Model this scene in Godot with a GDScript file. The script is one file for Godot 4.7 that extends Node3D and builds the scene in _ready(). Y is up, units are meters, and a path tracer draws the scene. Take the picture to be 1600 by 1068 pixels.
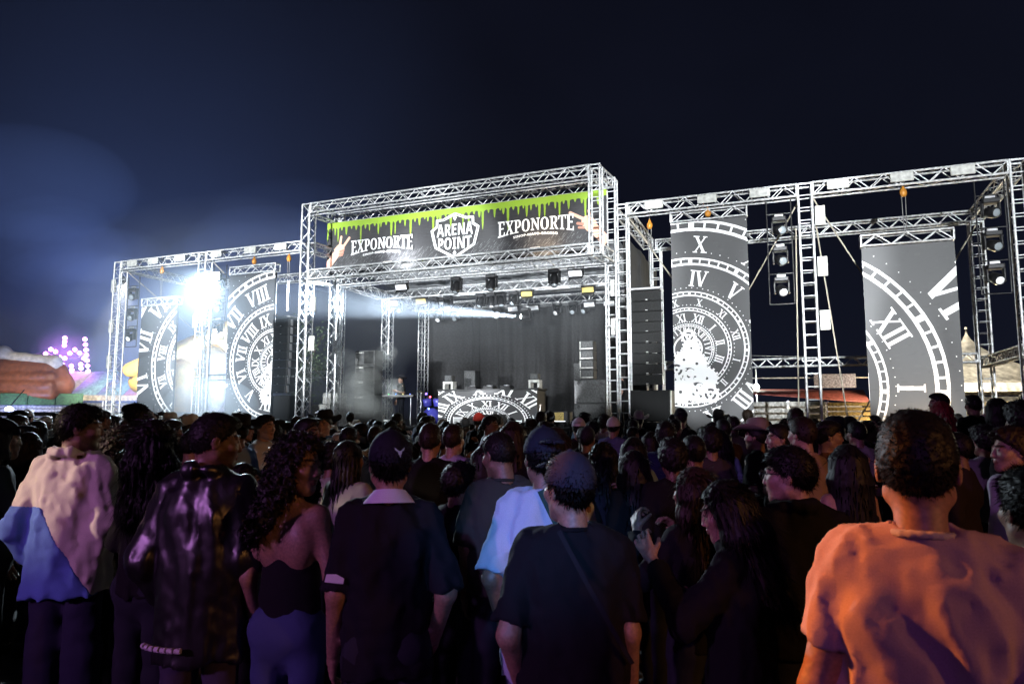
extends Node3D

var M := {}
var cache := {}
var used := {}
var rng := RandomNumberGenerator.new()
var wave := FastNoiseLite.new()


func _ready() -> void:
	rng.seed = 7
	wave.seed = 3
	wave.frequency = 1.0
	wave.noise_type = FastNoiseLite.TYPE_SIMPLEX_SMOOTH
	wave.fractal_type = FastNoiseLite.FRACTAL_NONE
	set_view()
	set_lights()
	make_materials()
	build_ground()
	build_wings()
	build_header()
	build_stage()
	build_sound()
	build_fixtures()
	build_fairground()
	build_people()
	build_haze()


func set_view() -> void:
	var cam := Camera3D.new()
	cam.name = "camera"
	cam.fov = 53.04
	cam.near = 0.05
	cam.far = 600.0
	cam.position = Vector3(0, 1.75, 0)
	cam.rotation = Vector3(deg_to_rad(6.08), deg_to_rad(21.7), 0)
	add_child(cam)
	var at := CameraAttributesPhysical.new()
	at.frustum_focal_length = 24.0
	at.exposure_aperture = 6.3
	at.frustum_focus_distance = 12.0
	cam.attributes = at
	var env := Environment.new()
	env.background_mode = Environment.BG_SKY
	env.tonemap_mode = Environment.TONE_MAPPER_LINEAR
	env.tonemap_exposure = 1.0
	env.sdfgi_enabled = true
	env.ssao_enabled = true
	env.ssil_enabled = true
	env.volumetric_fog_enabled = true
	env.volumetric_fog_density = 0.0
	var sm := ProceduralSkyMaterial.new()
	sm.sky_top_color = lin(0.0028, 0.0032, 0.0075)
	sm.sky_horizon_color = lin(0.0055, 0.0068, 0.0135)
	sm.sky_curve = 0.28
	sm.sky_cover = thin_cloud()
	sm.sky_cover_modulate = Color(1, 1, 1, 1)
	sm.ground_bottom_color = lin(0.002, 0.002, 0.003)
	sm.ground_horizon_color = lin(0.004, 0.005, 0.009)
	var sky := Sky.new()
	sky.sky_material = sm
	env.sky = sky
	var we := WorldEnvironment.new()
	we.name = "world_environment"
	we.environment = env
	add_child(we)


# thin high cloud, the same all round the sky
func thin_cloud() -> ImageTexture:
	var im := Image.create(512, 256, false, Image.FORMAT_RGBF)
	var n := FastNoiseLite.new()
	n.seed = 19
	n.frequency = 1.0
	n.fractal_octaves = 5
	for y in 128:
		var up := PI / 2.0 - PI * (y + 0.5) / 256.0
		for x in 512:
			var around := TAU * (x + 0.5) / 512.0
			var puff := clampf(0.5 + 0.8 * n.get_noise_3d(cos(up) * sin(around) * 2.6, sin(up) * 4.2, -cos(up) * cos(around) * 2.6), 0.0, 1.6)
			im.set_pixel(x, y, Color(0.0011, 0.0014, 0.0032) * puff)
	return ImageTexture.create_from_image(im)


func set_lights() -> void:
	pass


# ---------------------------------------------------------------- helpers
func lin(r: float, g: float, b: float, a := 1.0) -> Color:
	var c := Color(r, g, b).linear_to_srgb()
	c.a = a
	return c


func mat(r: float, g: float, b: float, rough := 0.7, metal := 0.0, spec := 0.5) -> StandardMaterial3D:
	var m := StandardMaterial3D.new()
	m.albedo_color = lin(r, g, b)
	m.roughness = rough
	m.metallic = metal
	m.metallic_specular = spec
	return m


func glow(r: float, g: float, b: float, energy: float) -> StandardMaterial3D:
	var m := mat(0.3, 0.3, 0.3, 0.4)
	m.emission_enabled = true
	m.emission = lin(r, g, b)
	m.emission_energy_multiplier = energy
	return m


func grain(m: StandardMaterial3D, tex: Texture2D, scale: float) -> StandardMaterial3D:
	m.albedo_texture = tex
	m.uv1_triplanar = true
	m.uv1_scale = Vector3.ONE * scale
	return m


func relief(m: StandardMaterial3D, tex: Texture2D, depth: float) -> StandardMaterial3D:
	m.heightmap_enabled = true
	m.heightmap_texture = tex
	m.heightmap_scale = depth
	return m


func noise_tex(seed_: int, freq: float, low: float, octaves := 4, size := 512) -> NoiseTexture2D:
	var n := FastNoiseLite.new()
	n.seed = seed_
	n.frequency = freq
	n.fractal_octaves = octaves
	var t := NoiseTexture2D.new()
	t.width = size
	t.height = size
	t.seamless = true
	t.noise = n
	var g := Gradient.new()
	g.set_color(0, Color(low, low, low))
	g.set_color(1, Color(1, 1, 1))
	t.color_ramp = g
	return t


func numbered(called: String) -> String:
	if not used.has(called):
		used[called] = 0
		return called
	used[called] += 1
	return "%s_%03d" % [called, used[called]]


func tag(o: Node, label: String, category: String, group := "", kind := "") -> void:
	if label:
		o.set_meta("label", label)
	if category:
		o.set_meta("category", category)
	if group:
		o.set_meta("group", group)
	if kind:
		o.set_meta("kind", kind)


func thing(called: String, label: String, category: String, at := Vector3.ZERO, turn := 0.0, group := "") -> Node3D:
	var o := Node3D.new()
	o.name = numbered(called)
	add_child(o)
	o.position = at
	o.rotation.y = turn
	tag(o, label, category, group)
	return o


func obj(called: String, mesh: Mesh, m: Material, parent: Node = self, at := Vector3.ZERO, basis := Basis.IDENTITY) -> MeshInstance3D:
	var o := MeshInstance3D.new()
	o.name = numbered(called) if parent == self else called
	o.mesh = mesh
	o.material_override = m
	o.transform = Transform3D(basis, at)
	parent.add_child(o, true)
	return o


func structure(called: String, mesh: Mesh, m: Material, at := Vector3.ZERO) -> MeshInstance3D:
	var o := obj(called, mesh, m, self, at)
	o.set_meta("kind", "structure")
	return o


func begin() -> SurfaceTool:
	var st := SurfaceTool.new()
	st.begin(Mesh.PRIMITIVE_TRIANGLES)
	return st


func done(st: SurfaceTool) -> ArrayMesh:
	st.generate_normals()
	return st.commit()


func tri(st: SurfaceTool, a: Vector3, b: Vector3, c: Vector3) -> void:
	st.add_vertex(a)
	st.add_vertex(b)
	st.add_vertex(c)


func quad(st: SurfaceTool, a: Vector3, b: Vector3, c: Vector3, d: Vector3) -> void:
	tri(st, a, b, c)
	tri(st, a, c, d)


# a box with chamfered edges round its centre
func chamfer(size: Vector3, c: float) -> ArrayMesh:
	var key := "cb%s_%s" % [size, c]
	if cache.has(key):
		return cache[key]
	var st := begin()
	st.set_smooth_group(-1)
	var h := size / 2.0
	var p := func(sx: int, sy: int, sz: int, axis: int) -> Vector3:
		var v := Vector3(h.x * sx, h.y * sy, h.z * sz)
		for i in 3:
			if i != axis:
				v[i] -= c * signf(v[i])
		return v
	for axis in 3:
		var u := (axis + 1) % 3
		var w := (axis + 2) % 3
		for s in [-1, 1]:
			var q := []
			for k in [[-1, -1], [1, -1], [1, 1], [-1, 1]]:
				var sg := [0, 0, 0]
				sg[axis] = s
				sg[u] = k[0]
				sg[w] = k[1]
				q.append(p.call(sg[0], sg[1], sg[2], axis))
			if s > 0:
				quad(st, q[0], q[3], q[2], q[1])
			else:
				quad(st, q[0], q[1], q[2], q[3])
			for t in [-1, 1]:
				var e := []
				for k in [-1, 1]:
					var sg := [0, 0, 0]
					sg[axis] = k
					sg[u] = s
					sg[w] = t
					e.append(p.call(sg[0], sg[1], sg[2], u))
					e.append(p.call(sg[0], sg[1], sg[2], w))
				if s * t > 0:
					quad(st, e[0], e[2], e[3], e[1])
				else:
					quad(st, e[0], e[1], e[3], e[2])
	for sx in [-1, 1]:
		for sy in [-1, 1]:
			for sz in [-1, 1]:
				var a: Vector3 = p.call(sx, sy, sz, 0)
				var b: Vector3 = p.call(sx, sy, sz, 1)
				var d: Vector3 = p.call(sx, sy, sz, 2)
				if sx * sy * sz > 0:
					tri(st, a, d, b)
				else:
					tri(st, a, b, d)
	cache[key] = done(st)
	return cache[key]


func add_tube(st: SurfaceTool, a: Vector3, b: Vector3, ra: float, rb := -1.0, n := 8, caps := true) -> void:
	if rb < 0.0:
		rb = ra
	var d := (b - a).normalized()
	var u := d.cross(Vector3.UP if absf(d.y) < 0.9 else Vector3.RIGHT).normalized()
	var v := d.cross(u)
	st.set_smooth_group(0)
	for i in n:
		var p0 := u * cos(TAU * i / n) + v * sin(TAU * i / n)
		var p1 := u * cos(TAU * (i + 1) / n) + v * sin(TAU * (i + 1) / n)
		quad(st, a + p0 * ra, b + p0 * rb, b + p1 * rb, a + p1 * ra)
	if caps:
		st.set_smooth_group(-1)
		for i in n:
			var p0 := u * cos(TAU * i / n) + v * sin(TAU * i / n)
			var p1 := u * cos(TAU * (i + 1) / n) + v * sin(TAU * (i + 1) / n)
			tri(st, a, a + p0 * ra, a + p1 * ra)
			tri(st, b, b + p1 * rb, b + p0 * rb)


func add_box(st: SurfaceTool, c: Vector3, s: Vector3) -> void:
	st.append_from(chamfer(s, minf(s.x, minf(s.y, s.z)) * 0.12), 0, Transform3D(Basis.IDENTITY, c))


# profile: [radius, height] pairs from the bottom up, turned round y
func lathe(profile: Array, n := 16) -> ArrayMesh:
	var st := begin()
	st.set_smooth_group(0)
	for k in profile.size() - 1:
		var r0: float = profile[k][0]
		var y0: float = profile[k][1]
		var r1: float = profile[k + 1][0]
		var y1: float = profile[k + 1][1]
		for i in n:
			var a := TAU * i / n
			var b := TAU * (i + 1) / n
			var p := Vector3(cos(a), 0, sin(a))
			var q := Vector3(cos(b), 0, sin(b))
			var up0 := Vector3.UP * y0
			var up1 := Vector3.UP * y1
			if r0 > 0.0:
				tri(st, p * r0 + up0, q * r0 + up0, q * r1 + up1)
			if r1 > 0.0:
				tri(st, p * r0 + up0, q * r1 + up1, p * r1 + up1)
	return done(st)


func tube(a: Vector3, b: Vector3, ra: float, rb := -1.0, n := 8) -> ArrayMesh:
	var st := begin()
	add_tube(st, a, b, ra, rb, n)
	return done(st)


func cached_tube(length: float, r: float, n: int) -> ArrayMesh:
	var key := "tube%.3f_%.3f_%d" % [length, r, n]
	if not cache.has(key):
		cache[key] = tube(Vector3.ZERO, Vector3(length, 0, 0), r, -1.0, n)
	return cache[key]


# a sagging rope or a bent pipe through points
func cord(points: Array, r: float, n := 6) -> ArrayMesh:
	var st := begin()
	for i in points.size() - 1:
		add_tube(st, points[i], points[i + 1], r, -1.0, n, true)
	return done(st)


func frame_x(d: Vector3, up: Vector3) -> Basis:
	var x := d.normalized()
	var z := x.cross(up).normalized()
	return Basis(x, z.cross(x), z)


func lamp_spot(parent: Node3D, at: Vector3, to: Vector3, color: Color, energy: float, angle: float, soft := 0.25, size := 0.08) -> void:
	var l := SpotLight3D.new()
	l.name = "lamp_light"
	parent.add_child(l, true)
	l.global_position = at
	l.look_at(to, Vector3.UP if absf((to - at).normalized().y) < 0.95 else Vector3.RIGHT)
	l.light_color = color
	l.light_energy = energy
	l.spot_angle = angle
	l.spot_angle_attenuation = soft
	l.spot_range = 80.0
	l.spot_attenuation = 2.0
	l.light_size = size
	l.shadow_enabled = true


func lamp_omni(parent: Node3D, at: Vector3, color: Color, energy: float, size := 0.06) -> void:
	var l := OmniLight3D.new()
	l.name = "lamp_light"
	parent.add_child(l, true)
	l.global_position = at
	l.light_color = color
	l.light_energy = energy
	l.omni_range = 60.0
	l.omni_attenuation = 2.0
	l.light_size = size
	l.shadow_enabled = true


# ---------------------------------------------------------------- materials
func make_materials() -> void:
	M.mottle = noise_tex(11, 0.012, 0.72)
	M.fine = noise_tex(12, 0.09, 0.6, 3, 256)
	M.dirt = noise_tex(13, 0.02, 0.45, 5)
	M.fabric = noise_tex(14, 0.05, 0.84, 3, 256)
	M.truss = grain(mat(0.74, 0.75, 0.76, 0.42, 0.35), M.mottle, 1.3)
	M.plate = grain(mat(0.5, 0.5, 0.47, 0.5), M.mottle, 1.1)
	M.black = grain(mat(0.014, 0.014, 0.015, 0.55), M.mottle, 2.0)
	M.black_metal = grain(mat(0.02, 0.02, 0.022, 0.35, 0.3), M.mottle, 3.0)
	M.grille = relief(grain(mat(0.015, 0.0155, 0.016, 0.7, 0.0, 0.2), M.fine, 8.0), M.fine, 0.2)
	M.cabinet = relief(grain(mat(0.016, 0.0165, 0.017, 0.6, 0.0, 0.25), M.dirt, 1.5), M.fine, 0.1)
	M.cabinet_light = relief(grain(mat(0.07, 0.072, 0.074, 0.6), M.dirt, 1.2), M.fine, 0.1)
	M.curtain = grain(mat(0.02, 0.02, 0.022, 0.95), M.dirt, 0.8)
	M.tarp = grain(mat(0.42, 0.44, 0.46, 0.6), M.dirt, 0.35)
	M.mesh_net = grain(mat(0.05, 0.05, 0.052, 0.9), M.fine, 3.0)
	M.strap = grain(mat(0.5, 0.45, 0.36, 0.8), M.fine, 6.0)
	M.orange_hook = mat(0.42, 0.17, 0.02, 0.4)
	M.cable = mat(0.12, 0.12, 0.12, 0.6)
	M.steel = mat(0.5, 0.5, 0.52, 0.3, 0.8)
	M.lens = mat(0.25, 0.28, 0.3, 0.08, 0.2, 0.9)
	M.lens_white = mat(0.75, 0.76, 0.78, 0.15)
	M.lens_amber = grain(mat(0.7, 0.55, 0.16, 0.35), M.fine, 12.0)
	M.lit = glow(0.85, 0.93, 1.0, 40.0)
	M.wood = grain(mat(0.2, 0.12, 0.06, 0.7), M.dirt, 1.0)
	M.ground = relief(grain(mat(0.06, 0.052, 0.045, 0.95), M.dirt, 0.4), M.fine, 1.2)


func build_ground() -> void:
	var st := begin()
	quad(st, Vector3(-260, 0, -260), Vector3(260, 0, -260), Vector3(260, 0, 120), Vector3(-260, 0, 120))
	structure("ground", done(st), M.ground)


# ---------------------------------------------------------------- trusses
# square truss from a to b, its four chords w apart; faces: pattern of the sides (0, 2) and of top and bottom (1, 3): "z" zigzag, "r" rungs
func truss(called: String, label: String, category: String, a: Vector3, b: Vector3, w := 0.28, up := Vector3.UP, faces := "zz", group := "", m: Material = null) -> Node3D:
	var o := thing(called, label, category, a, 0.0, group)
	var length := (b - a).length()
	var turn := frame_x(b - a, up)
	o.basis = turn
	if m == null:
		m = M.truss
	var h := w / 2.0
	var bays := maxi(2, roundi(length / (w * 1.02)))
	var bay := length / bays
	var chord := cached_tube(length, 0.026, 8)
	for k in 4:
		obj("chord", chord, m, o, Vector3(0, h if k < 2 else -h, h if k % 2 == 0 else -h))
	var zig := cached_tube(sqrt(bay * bay + w * w) - 0.03, 0.0125, 5)
	var rung := cached_tube(w - 0.03, 0.0125, 5)
	for k in 4:
		var n: Vector3 = [Vector3(0, 0, 1), Vector3(0, 1, 0), Vector3(0, 0, -1), Vector3(0, -1, 0)][k]
		var s: Vector3 = [Vector3.UP, Vector3.BACK, Vector3.UP, Vector3.BACK][k]
		var zigzag := faces[k % 2] == "z"
		for i in bays + (0 if zigzag else 1):
			if zigzag:
				var flip := 1.0 if i % 2 == 0 else -1.0
				var p := n * h + Vector3(i * bay, 0, 0) - s * h * flip
				var q := n * h + Vector3((i + 1) * bay, 0, 0) + s * h * flip
				var d := (q - p).normalized()
				obj("brace", zig, m, o, p + d * 0.015, frame_x(d, n))
			else:
				obj("brace", rung, m, o, n * h + Vector3(clampf(i * bay, 0.03, length - 0.03), 0, 0) - s * (h - 0.015), frame_x(s, n))
	for e in [0.012, length - 0.012]:
		for k in 4:
			var n: Vector3 = [Vector3(0, 0, 1), Vector3(0, 1, 0), Vector3(0, 0, -1), Vector3(0, -1, 0)][k]
			var s: Vector3 = [Vector3.UP, Vector3.BACK, Vector3.UP, Vector3.BACK][k]
			obj("end_frame", cached_tube(w, 0.018, 6), m, o, n * h + Vector3(e, 0, 0) - s * h, frame_x(s, n))
	return o


func tower(label: String, x: float, z: float, top: float, group: String, faces := "zr", from := 0.0) -> Node3D:
	var o := truss("truss_tower", label, "truss tower", Vector3(x, from + 0.02, z), Vector3(x, top, z), 0.29, Vector3.BACK, faces, group)
	if from == 0.0:
		obj("base_plate", chamfer(Vector3(0.02, 0.55, 0.55), 0.004), M.steel, o, Vector3(-0.006, 0, 0))
	return o


func plate(x: float, y: float, z: float, tall: bool, label: String) -> void:
	var o := thing("white_placard", label, "placard", Vector3(x, y, z), 0.0, "white placards clamped to the trusses")
	var s := Vector3(0.22, 0.46, 0.05) if tall else Vector3(0.46, 0.21, 0.05)
	obj("panel", chamfer(s, 0.012), M.plate, o)
	obj("clamp", chamfer(Vector3(0.05, 0.05, 0.07), 0.008), M.steel, o, Vector3(0, 0, -0.06))


func hoist(x: float, y: float, z: float, to_y: float, label: String) -> void:
	var o := thing("chain_hoist", label, "hoist", Vector3(x, y, z), 0.0, "chain hoists holding the hanging pieces")
	obj("motor", lathe([[0.0, -0.1], [0.05, -0.09], [0.075, -0.02], [0.07, 0.04], [0.045, 0.08], [0.02, 0.15], [0.0, 0.17]], 12), M.orange_hook, o)
	obj("hook", cord([Vector3(0, 0.16, 0), Vector3(0, 0.26, 0), Vector3(0.03, 0.3, 0), Vector3(0, 0.34, 0)], 0.012), M.steel, o)
	for s in [-0.04, 0.04]:
		obj("chain", tube(Vector3(s, -0.1, 0), Vector3(s * 0.6, to_y - y, 0), 0.01), M.cable, o)


func strap(a: Vector3, b: Vector3, label: String, r := 0.018) -> void:
	var mid := (a + b) / 2.0 - Vector3(0, (b - a).length() * 0.006, 0)
	tag(obj("guy_strap", cord([Vector3.ZERO, mid - a, b - a], r, 6), M.strap, self, a), label, "strap", "straps bracing the wings")


func build_wings() -> void:
	var z0 := -17.0
	var z1 := -20.9
	var top := 7.12
	for side in 2:
		var near := side == 0
		var name_ := "the wing by the white peaked tents" if near else "the smoky wing"
		var xs := [-3.72, 0.62, 4.76] if near else [-13.6, -17.76, -21.68]
		var g := "truss towers of " + name_
		var where := ["next to the stage", "in the middle", "at the far end"]
		for k in 3:
			if not near and k == 0:
				continue
			tower("front truss tower %s of %s" % [where[k], name_], xs[k], z0, top, g)
		for k in 3:
			if k == 1:
				continue
			var x: float = xs[k] + ((0.2 if k == 0 else 0.1) if near else (-1.6 if k == 0 else 0.0))
			tower("rear truss tower %s of %s" % [where[k], name_], x, z1, top - 0.32, g)
		var gb := "truss beams of " + name_
		for k in 2:
			var s := 1.0 if near else -1.0
			truss("truss_beam", "front top truss beam of %s, %s span" % [name_, "inner" if k == 0 else "outer"], "truss beam", Vector3(xs[k] + 0.17 * s, top - 0.15, z0), Vector3(xs[k + 1] - 0.17 * s, top - 0.15, z0), 0.28, Vector3.UP, "zz", gb)
		truss("truss_beam", "rear top truss beam of %s against the sky" % name_, "truss beam", Vector3(xs[0] + (0.2 if near else -0.2), top - 0.16, z1), Vector3(xs[2] + (0.1 if near else 0.0), top - 0.16, z1), 0.28, Vector3.UP, "zz", gb)
		for k in [0, 2]:
			truss("truss_beam", "short top truss beam running back %s of %s" % [where[k], name_], "truss beam", Vector3(xs[k], top - 0.15, z0 - 0.17), Vector3(xs[k] + ((0.12 if k == 2 else 0.0) if near else 0.0), top - 0.15, z1 + 0.17), 0.28, Vector3.UP, "zz", gb)
		truss("truss_beam", "low rear truss beam tying the towers of %s" % name_, "truss beam", Vector3(xs[0] + (0.38 if near else -1.8), 3.22, z1), Vector3(xs[2] + (-0.07 if near else 0.17), 3.22, z1), 0.22, Vector3.UP, "zz", gb)
		if near:
			truss("truss_beam", "low truss beam running back at the far end of %s" % name_, "truss beam", Vector3(xs[2], 3.1, z0 - 0.17), Vector3(xs[2] + 0.1, 3.1, z1 + 0.17), 0.22, Vector3.UP, "zz", gb)
	for x in [-2.86, -1.57, -0.36, 1.32, 2.6, 3.75]:
		plate(x, 6.98, -16.79, false, "white blank placard on the tent wing's front top beam, %s" % {-2.86: "above the line array", -1.57: "above the banner with gears", -0.36: "beside the middle tower, inner side", 1.32: "beside the middle tower, outer side", 2.6: "above the banner before the tents", 3.75: "next to the end tower"}[x])
	for x in [-20.9, -19.91, -18.69, -17.1, -15.69, -14.48]:
		plate(x, 6.98, -16.79, false, "white blank placard on the smoky wing's front top beam, %s" % {-20.9: "next to the outermost tower", -19.91: "above the narrow banner", -18.69: "just outside the middle tower", -17.1: "just inside the middle tower", -15.69: "above the pale banner", -14.48: "next to the header"}[x])
	for y in [6.35, 5.15, 3.9]:
		plate(0.93, y, -17.0, true, "white upright placard on the middle tower by the tents, %s" % {6.35: "uppermost", 5.15: "middle", 3.9: "lowest"}[y])
	for y in [6.3, 4.85, 3.6]:
		plate(-22.0, y, -17.0, true, "white upright placard on the smoky wing's outermost tower, %s" % {6.3: "uppermost", 4.85: "middle", 3.6: "lowest"}[y])
	for y in [6.2, 4.85]:
		plate(-18.08, y, -17.0, true, "white upright placard on the smoky wing's middle tower, %s" % ["upper" if y > 5.0 else "lower"])
	for y in [5.1, 3.9]:
		plate(-13.27, y, -16.9, true, "white upright placard on the header's smoky end tower, %s" % ["upper" if y > 5.0 else "lower"])
	for y in [5.15, 4.1]:
		plate(-4.15, y, -17.9, true, "white upright placard on the post beside the line array, %s" % ["upper" if y > 5.0 else "lower"])
	# banners with clock print
	banner(Vector3(-1.58, 6.5, -17.05), 1.8, 5.2, Vector2(0.34, 3.15), [0.62, 1.02, 1.42, 2.26, 3.2], [20, 75, 250, 68], true, "tall grey banner with white clock print and gears, beside the line array", 21)
	banner(Vector3(2.64, 5.5, -17.05), 1.8, 4.1, Vector2(-1.8, 3.12), [1.0, 2.2, 3.35, 5.2], [0, 61, 240], false, "tall grey banner with large white numerals in front of the white peaked tents", 22)
	banner(Vector3(-19.7, 5.45, -17.05), 1.62, 3.95, Vector2(2.9, 1.95), [1.0, 1.6, 2.3, 3.6], [10, 40, 75], false, "narrow grey clock banner at the outer end of the smoky wing", 23)
	banner(Vector3(-15.72, 6.25, -17.05), 1.85, 4.6, Vector2(1.95, 2.85), [0.55, 1.05, 1.82, 2.9], [0, 72, 100], true, "tall pale clock banner in the smoke beside the glaring lamp", 24)
	hoist(-1.58, 6.68, -17.0, 6.6, "orange chain hoist above the banner beside the line array")
	hoist(2.64, 6.68, -17.0, 5.8, "orange chain hoist with long chains above the banner before the tents")
	hoist(-15.7, 6.66, -17.0, 6.5, "orange chain hoist above the pale banner in the smoke")
	hoist(-19.7, 6.66, -17.0, 5.7, "orange chain hoist above the outer banner of the smoky wing")
	hoist(-14.4, 6.66, -17.1, 5.0, "orange chain hoist above the line array in the smoke")
	hoist(-3.1, 6.66, -17.5, 5.1, "orange chain hoist above the line array next to the clear banner")
	strap(Vector3(-3.55, 6.8, -17.1), Vector3(-0.9, 2.6, -20.7), "pale strap slanting down behind the banner beside the line array")
	strap(Vector3(0.5, 6.8, -17.15), Vector3(-2.6, 2.4, -20.7), "pale strap slanting from the middle tower towards the line array")
	strap(Vector3(0.8, 6.8, -17.1), Vector3(4.7, 0.6, -20.8), "pale strap slanting down behind the banner before the tents")
	strap(Vector3(4.85, 6.7, -20.8), Vector3(0.9, 0.6, -17.3), "pale strap crossing behind the banner before the tents")
	strap(Vector3(0.84, 6.1, -17.05), Vector3(1.5, 0.1, -17.6), "pale strap hanging beside the middle tower near the tents")
	strap(Vector3(0.4, 6.1, -17.05), Vector3(0.25, 0.1, -17.3), "pale strap hanging close behind the middle tower near the tents")
	strap(Vector3(-21.5, 6.8, -17.1), Vector3(-18.2, 2.6, -20.7), "pale strap slanting from the outermost tower into the smoke")
	strap(Vector3(-17.9, 6.4, -17.1), Vector3(-21.3, 2.6, -20.7), "pale strap slanting outwards from the middle tower in the smoke")
	strap(Vector3(-17.5, 6.8, -17.1), Vector3(-15.6, 3.0, -20.7), "pale strap slanting behind the pale banner in the smoke")


# ---------------------------------------------------------------- printed clock banners
func fill_poly(im: Image, pts: PackedVector2Array, col: Color) -> void:
	var lo := INF
	var hi := -INF
	for p in pts:
		lo = minf(lo, p.y)
		hi = maxf(hi, p.y)
	var w := im.get_width()
	for y in range(maxi(0, floori(lo)), mini(im.get_height() - 1, ceili(hi)) + 1):
		var yy := y + 0.5
		var xs := []
		for i in pts.size():
			var a := pts[i]
			var b := pts[(i + 1) % pts.size()]
			if (a.y <= yy) != (b.y <= yy):
				xs.append(a.x + (yy - a.y) / (b.y - a.y) * (b.x - a.x))
		xs.sort()
		for k in range(0, xs.size() - 1, 2):
			var x0 := clampi(roundi(xs[k]), 0, w)
			var x1 := clampi(roundi(xs[k + 1]), 0, w)
			if x1 > x0:
				im.fill_rect(Rect2i(x0, y, x1 - x0, 1), col)


func ring(im: Image, c: Vector2, r0: float, r1: float, col: Color, from := 0.0, to := TAU) -> void:
	var n := maxi(3, int(64.0 * (to - from) / TAU))
	for i in n:
		var a := from + (to - from) * i / n
		var b := from + (to - from) * (i + 1) / n + 0.004
		fill_poly(im, PackedVector2Array([c + Vector2.from_angle(a) * r0, c + Vector2.from_angle(b) * r0, c + Vector2.from_angle(b) * r1, c + Vector2.from_angle(a) * r1]), col)


# a roman numeral with serifs, its foot towards the centre
func numeral(im: Image, text: String, c: Vector2, angle: float, r: float, h: float, col: Color) -> void:
	var out := Vector2.from_angle(angle)
	var side := out.orthogonal() * -1.0
	var widths := {"I": 0.34, "V": 0.8, "X": 0.8}
	var total := 0.0
	for ch in text:
		total += widths[ch]
	var x := -total / 2.0
	var at := func(u: float, v: float) -> Vector2: return c + out * (r + v * h) + side * (u * h)
	for ch in text:
		var w: float = widths[ch]
		var m := x + w / 2.0
		var strokes := []
		if ch == "I":
			strokes = [[m, 0.0, m, 1.0, 0.17]]
		elif ch == "V":
			strokes = [[m - 0.27, 1.0, m, 0.0, 0.19], [m + 0.27, 1.0, m, 0.0, 0.09]]
		else:
			strokes = [[m - 0.27, 1.0, m + 0.27, 0.0, 0.19], [m + 0.27, 1.0, m - 0.27, 0.0, 0.09]]
		for s in strokes:
			var t: float = s[4] / 2.0
			fill_poly(im, PackedVector2Array([at.call(s[0] - t, s[1]), at.call(s[0] + t, s[1]), at.call(s[2] + t, s[3]), at.call(s[2] - t, s[3])]), col)
			for e in [[s[0], s[1]], [s[2], s[3]]]:
				if ch == "V" and e[1] == 0.0:
					continue
				var v0: float = e[1] - 0.035
				fill_poly(im, PackedVector2Array([at.call(e[0] - t - 0.09, v0), at.call(e[0] + t + 0.09, v0), at.call(e[0] + t + 0.09, v0 + 0.07), at.call(e[0] - t - 0.09, v0 + 0.07)]), col)
		x += w


func gear(im: Image, c: Vector2, r: float, teeth: int, col: Color, hole: Color) -> void:
	for i in teeth:
		var a := TAU * i / teeth
		var t := TAU / teeth * 0.28
		fill_poly(im, PackedVector2Array([c + Vector2.from_angle(a - t) * r * 0.9, c + Vector2.from_angle(a - t * 0.7) * r * 1.18, c + Vector2.from_angle(a + t * 0.7) * r * 1.18, c + Vector2.from_angle(a + t) * r * 0.9]), col)
	ring(im, c, 0.0, r, col)
	if teeth % 4 == 0:
		for i in 3:
			ring(im, c, r * 0.42, r * 0.68, hole, TAU * i / 3.0, TAU * (i + 0.6) / 3.0)
	ring(im, c, 0.0, r * 0.14, hole)


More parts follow.
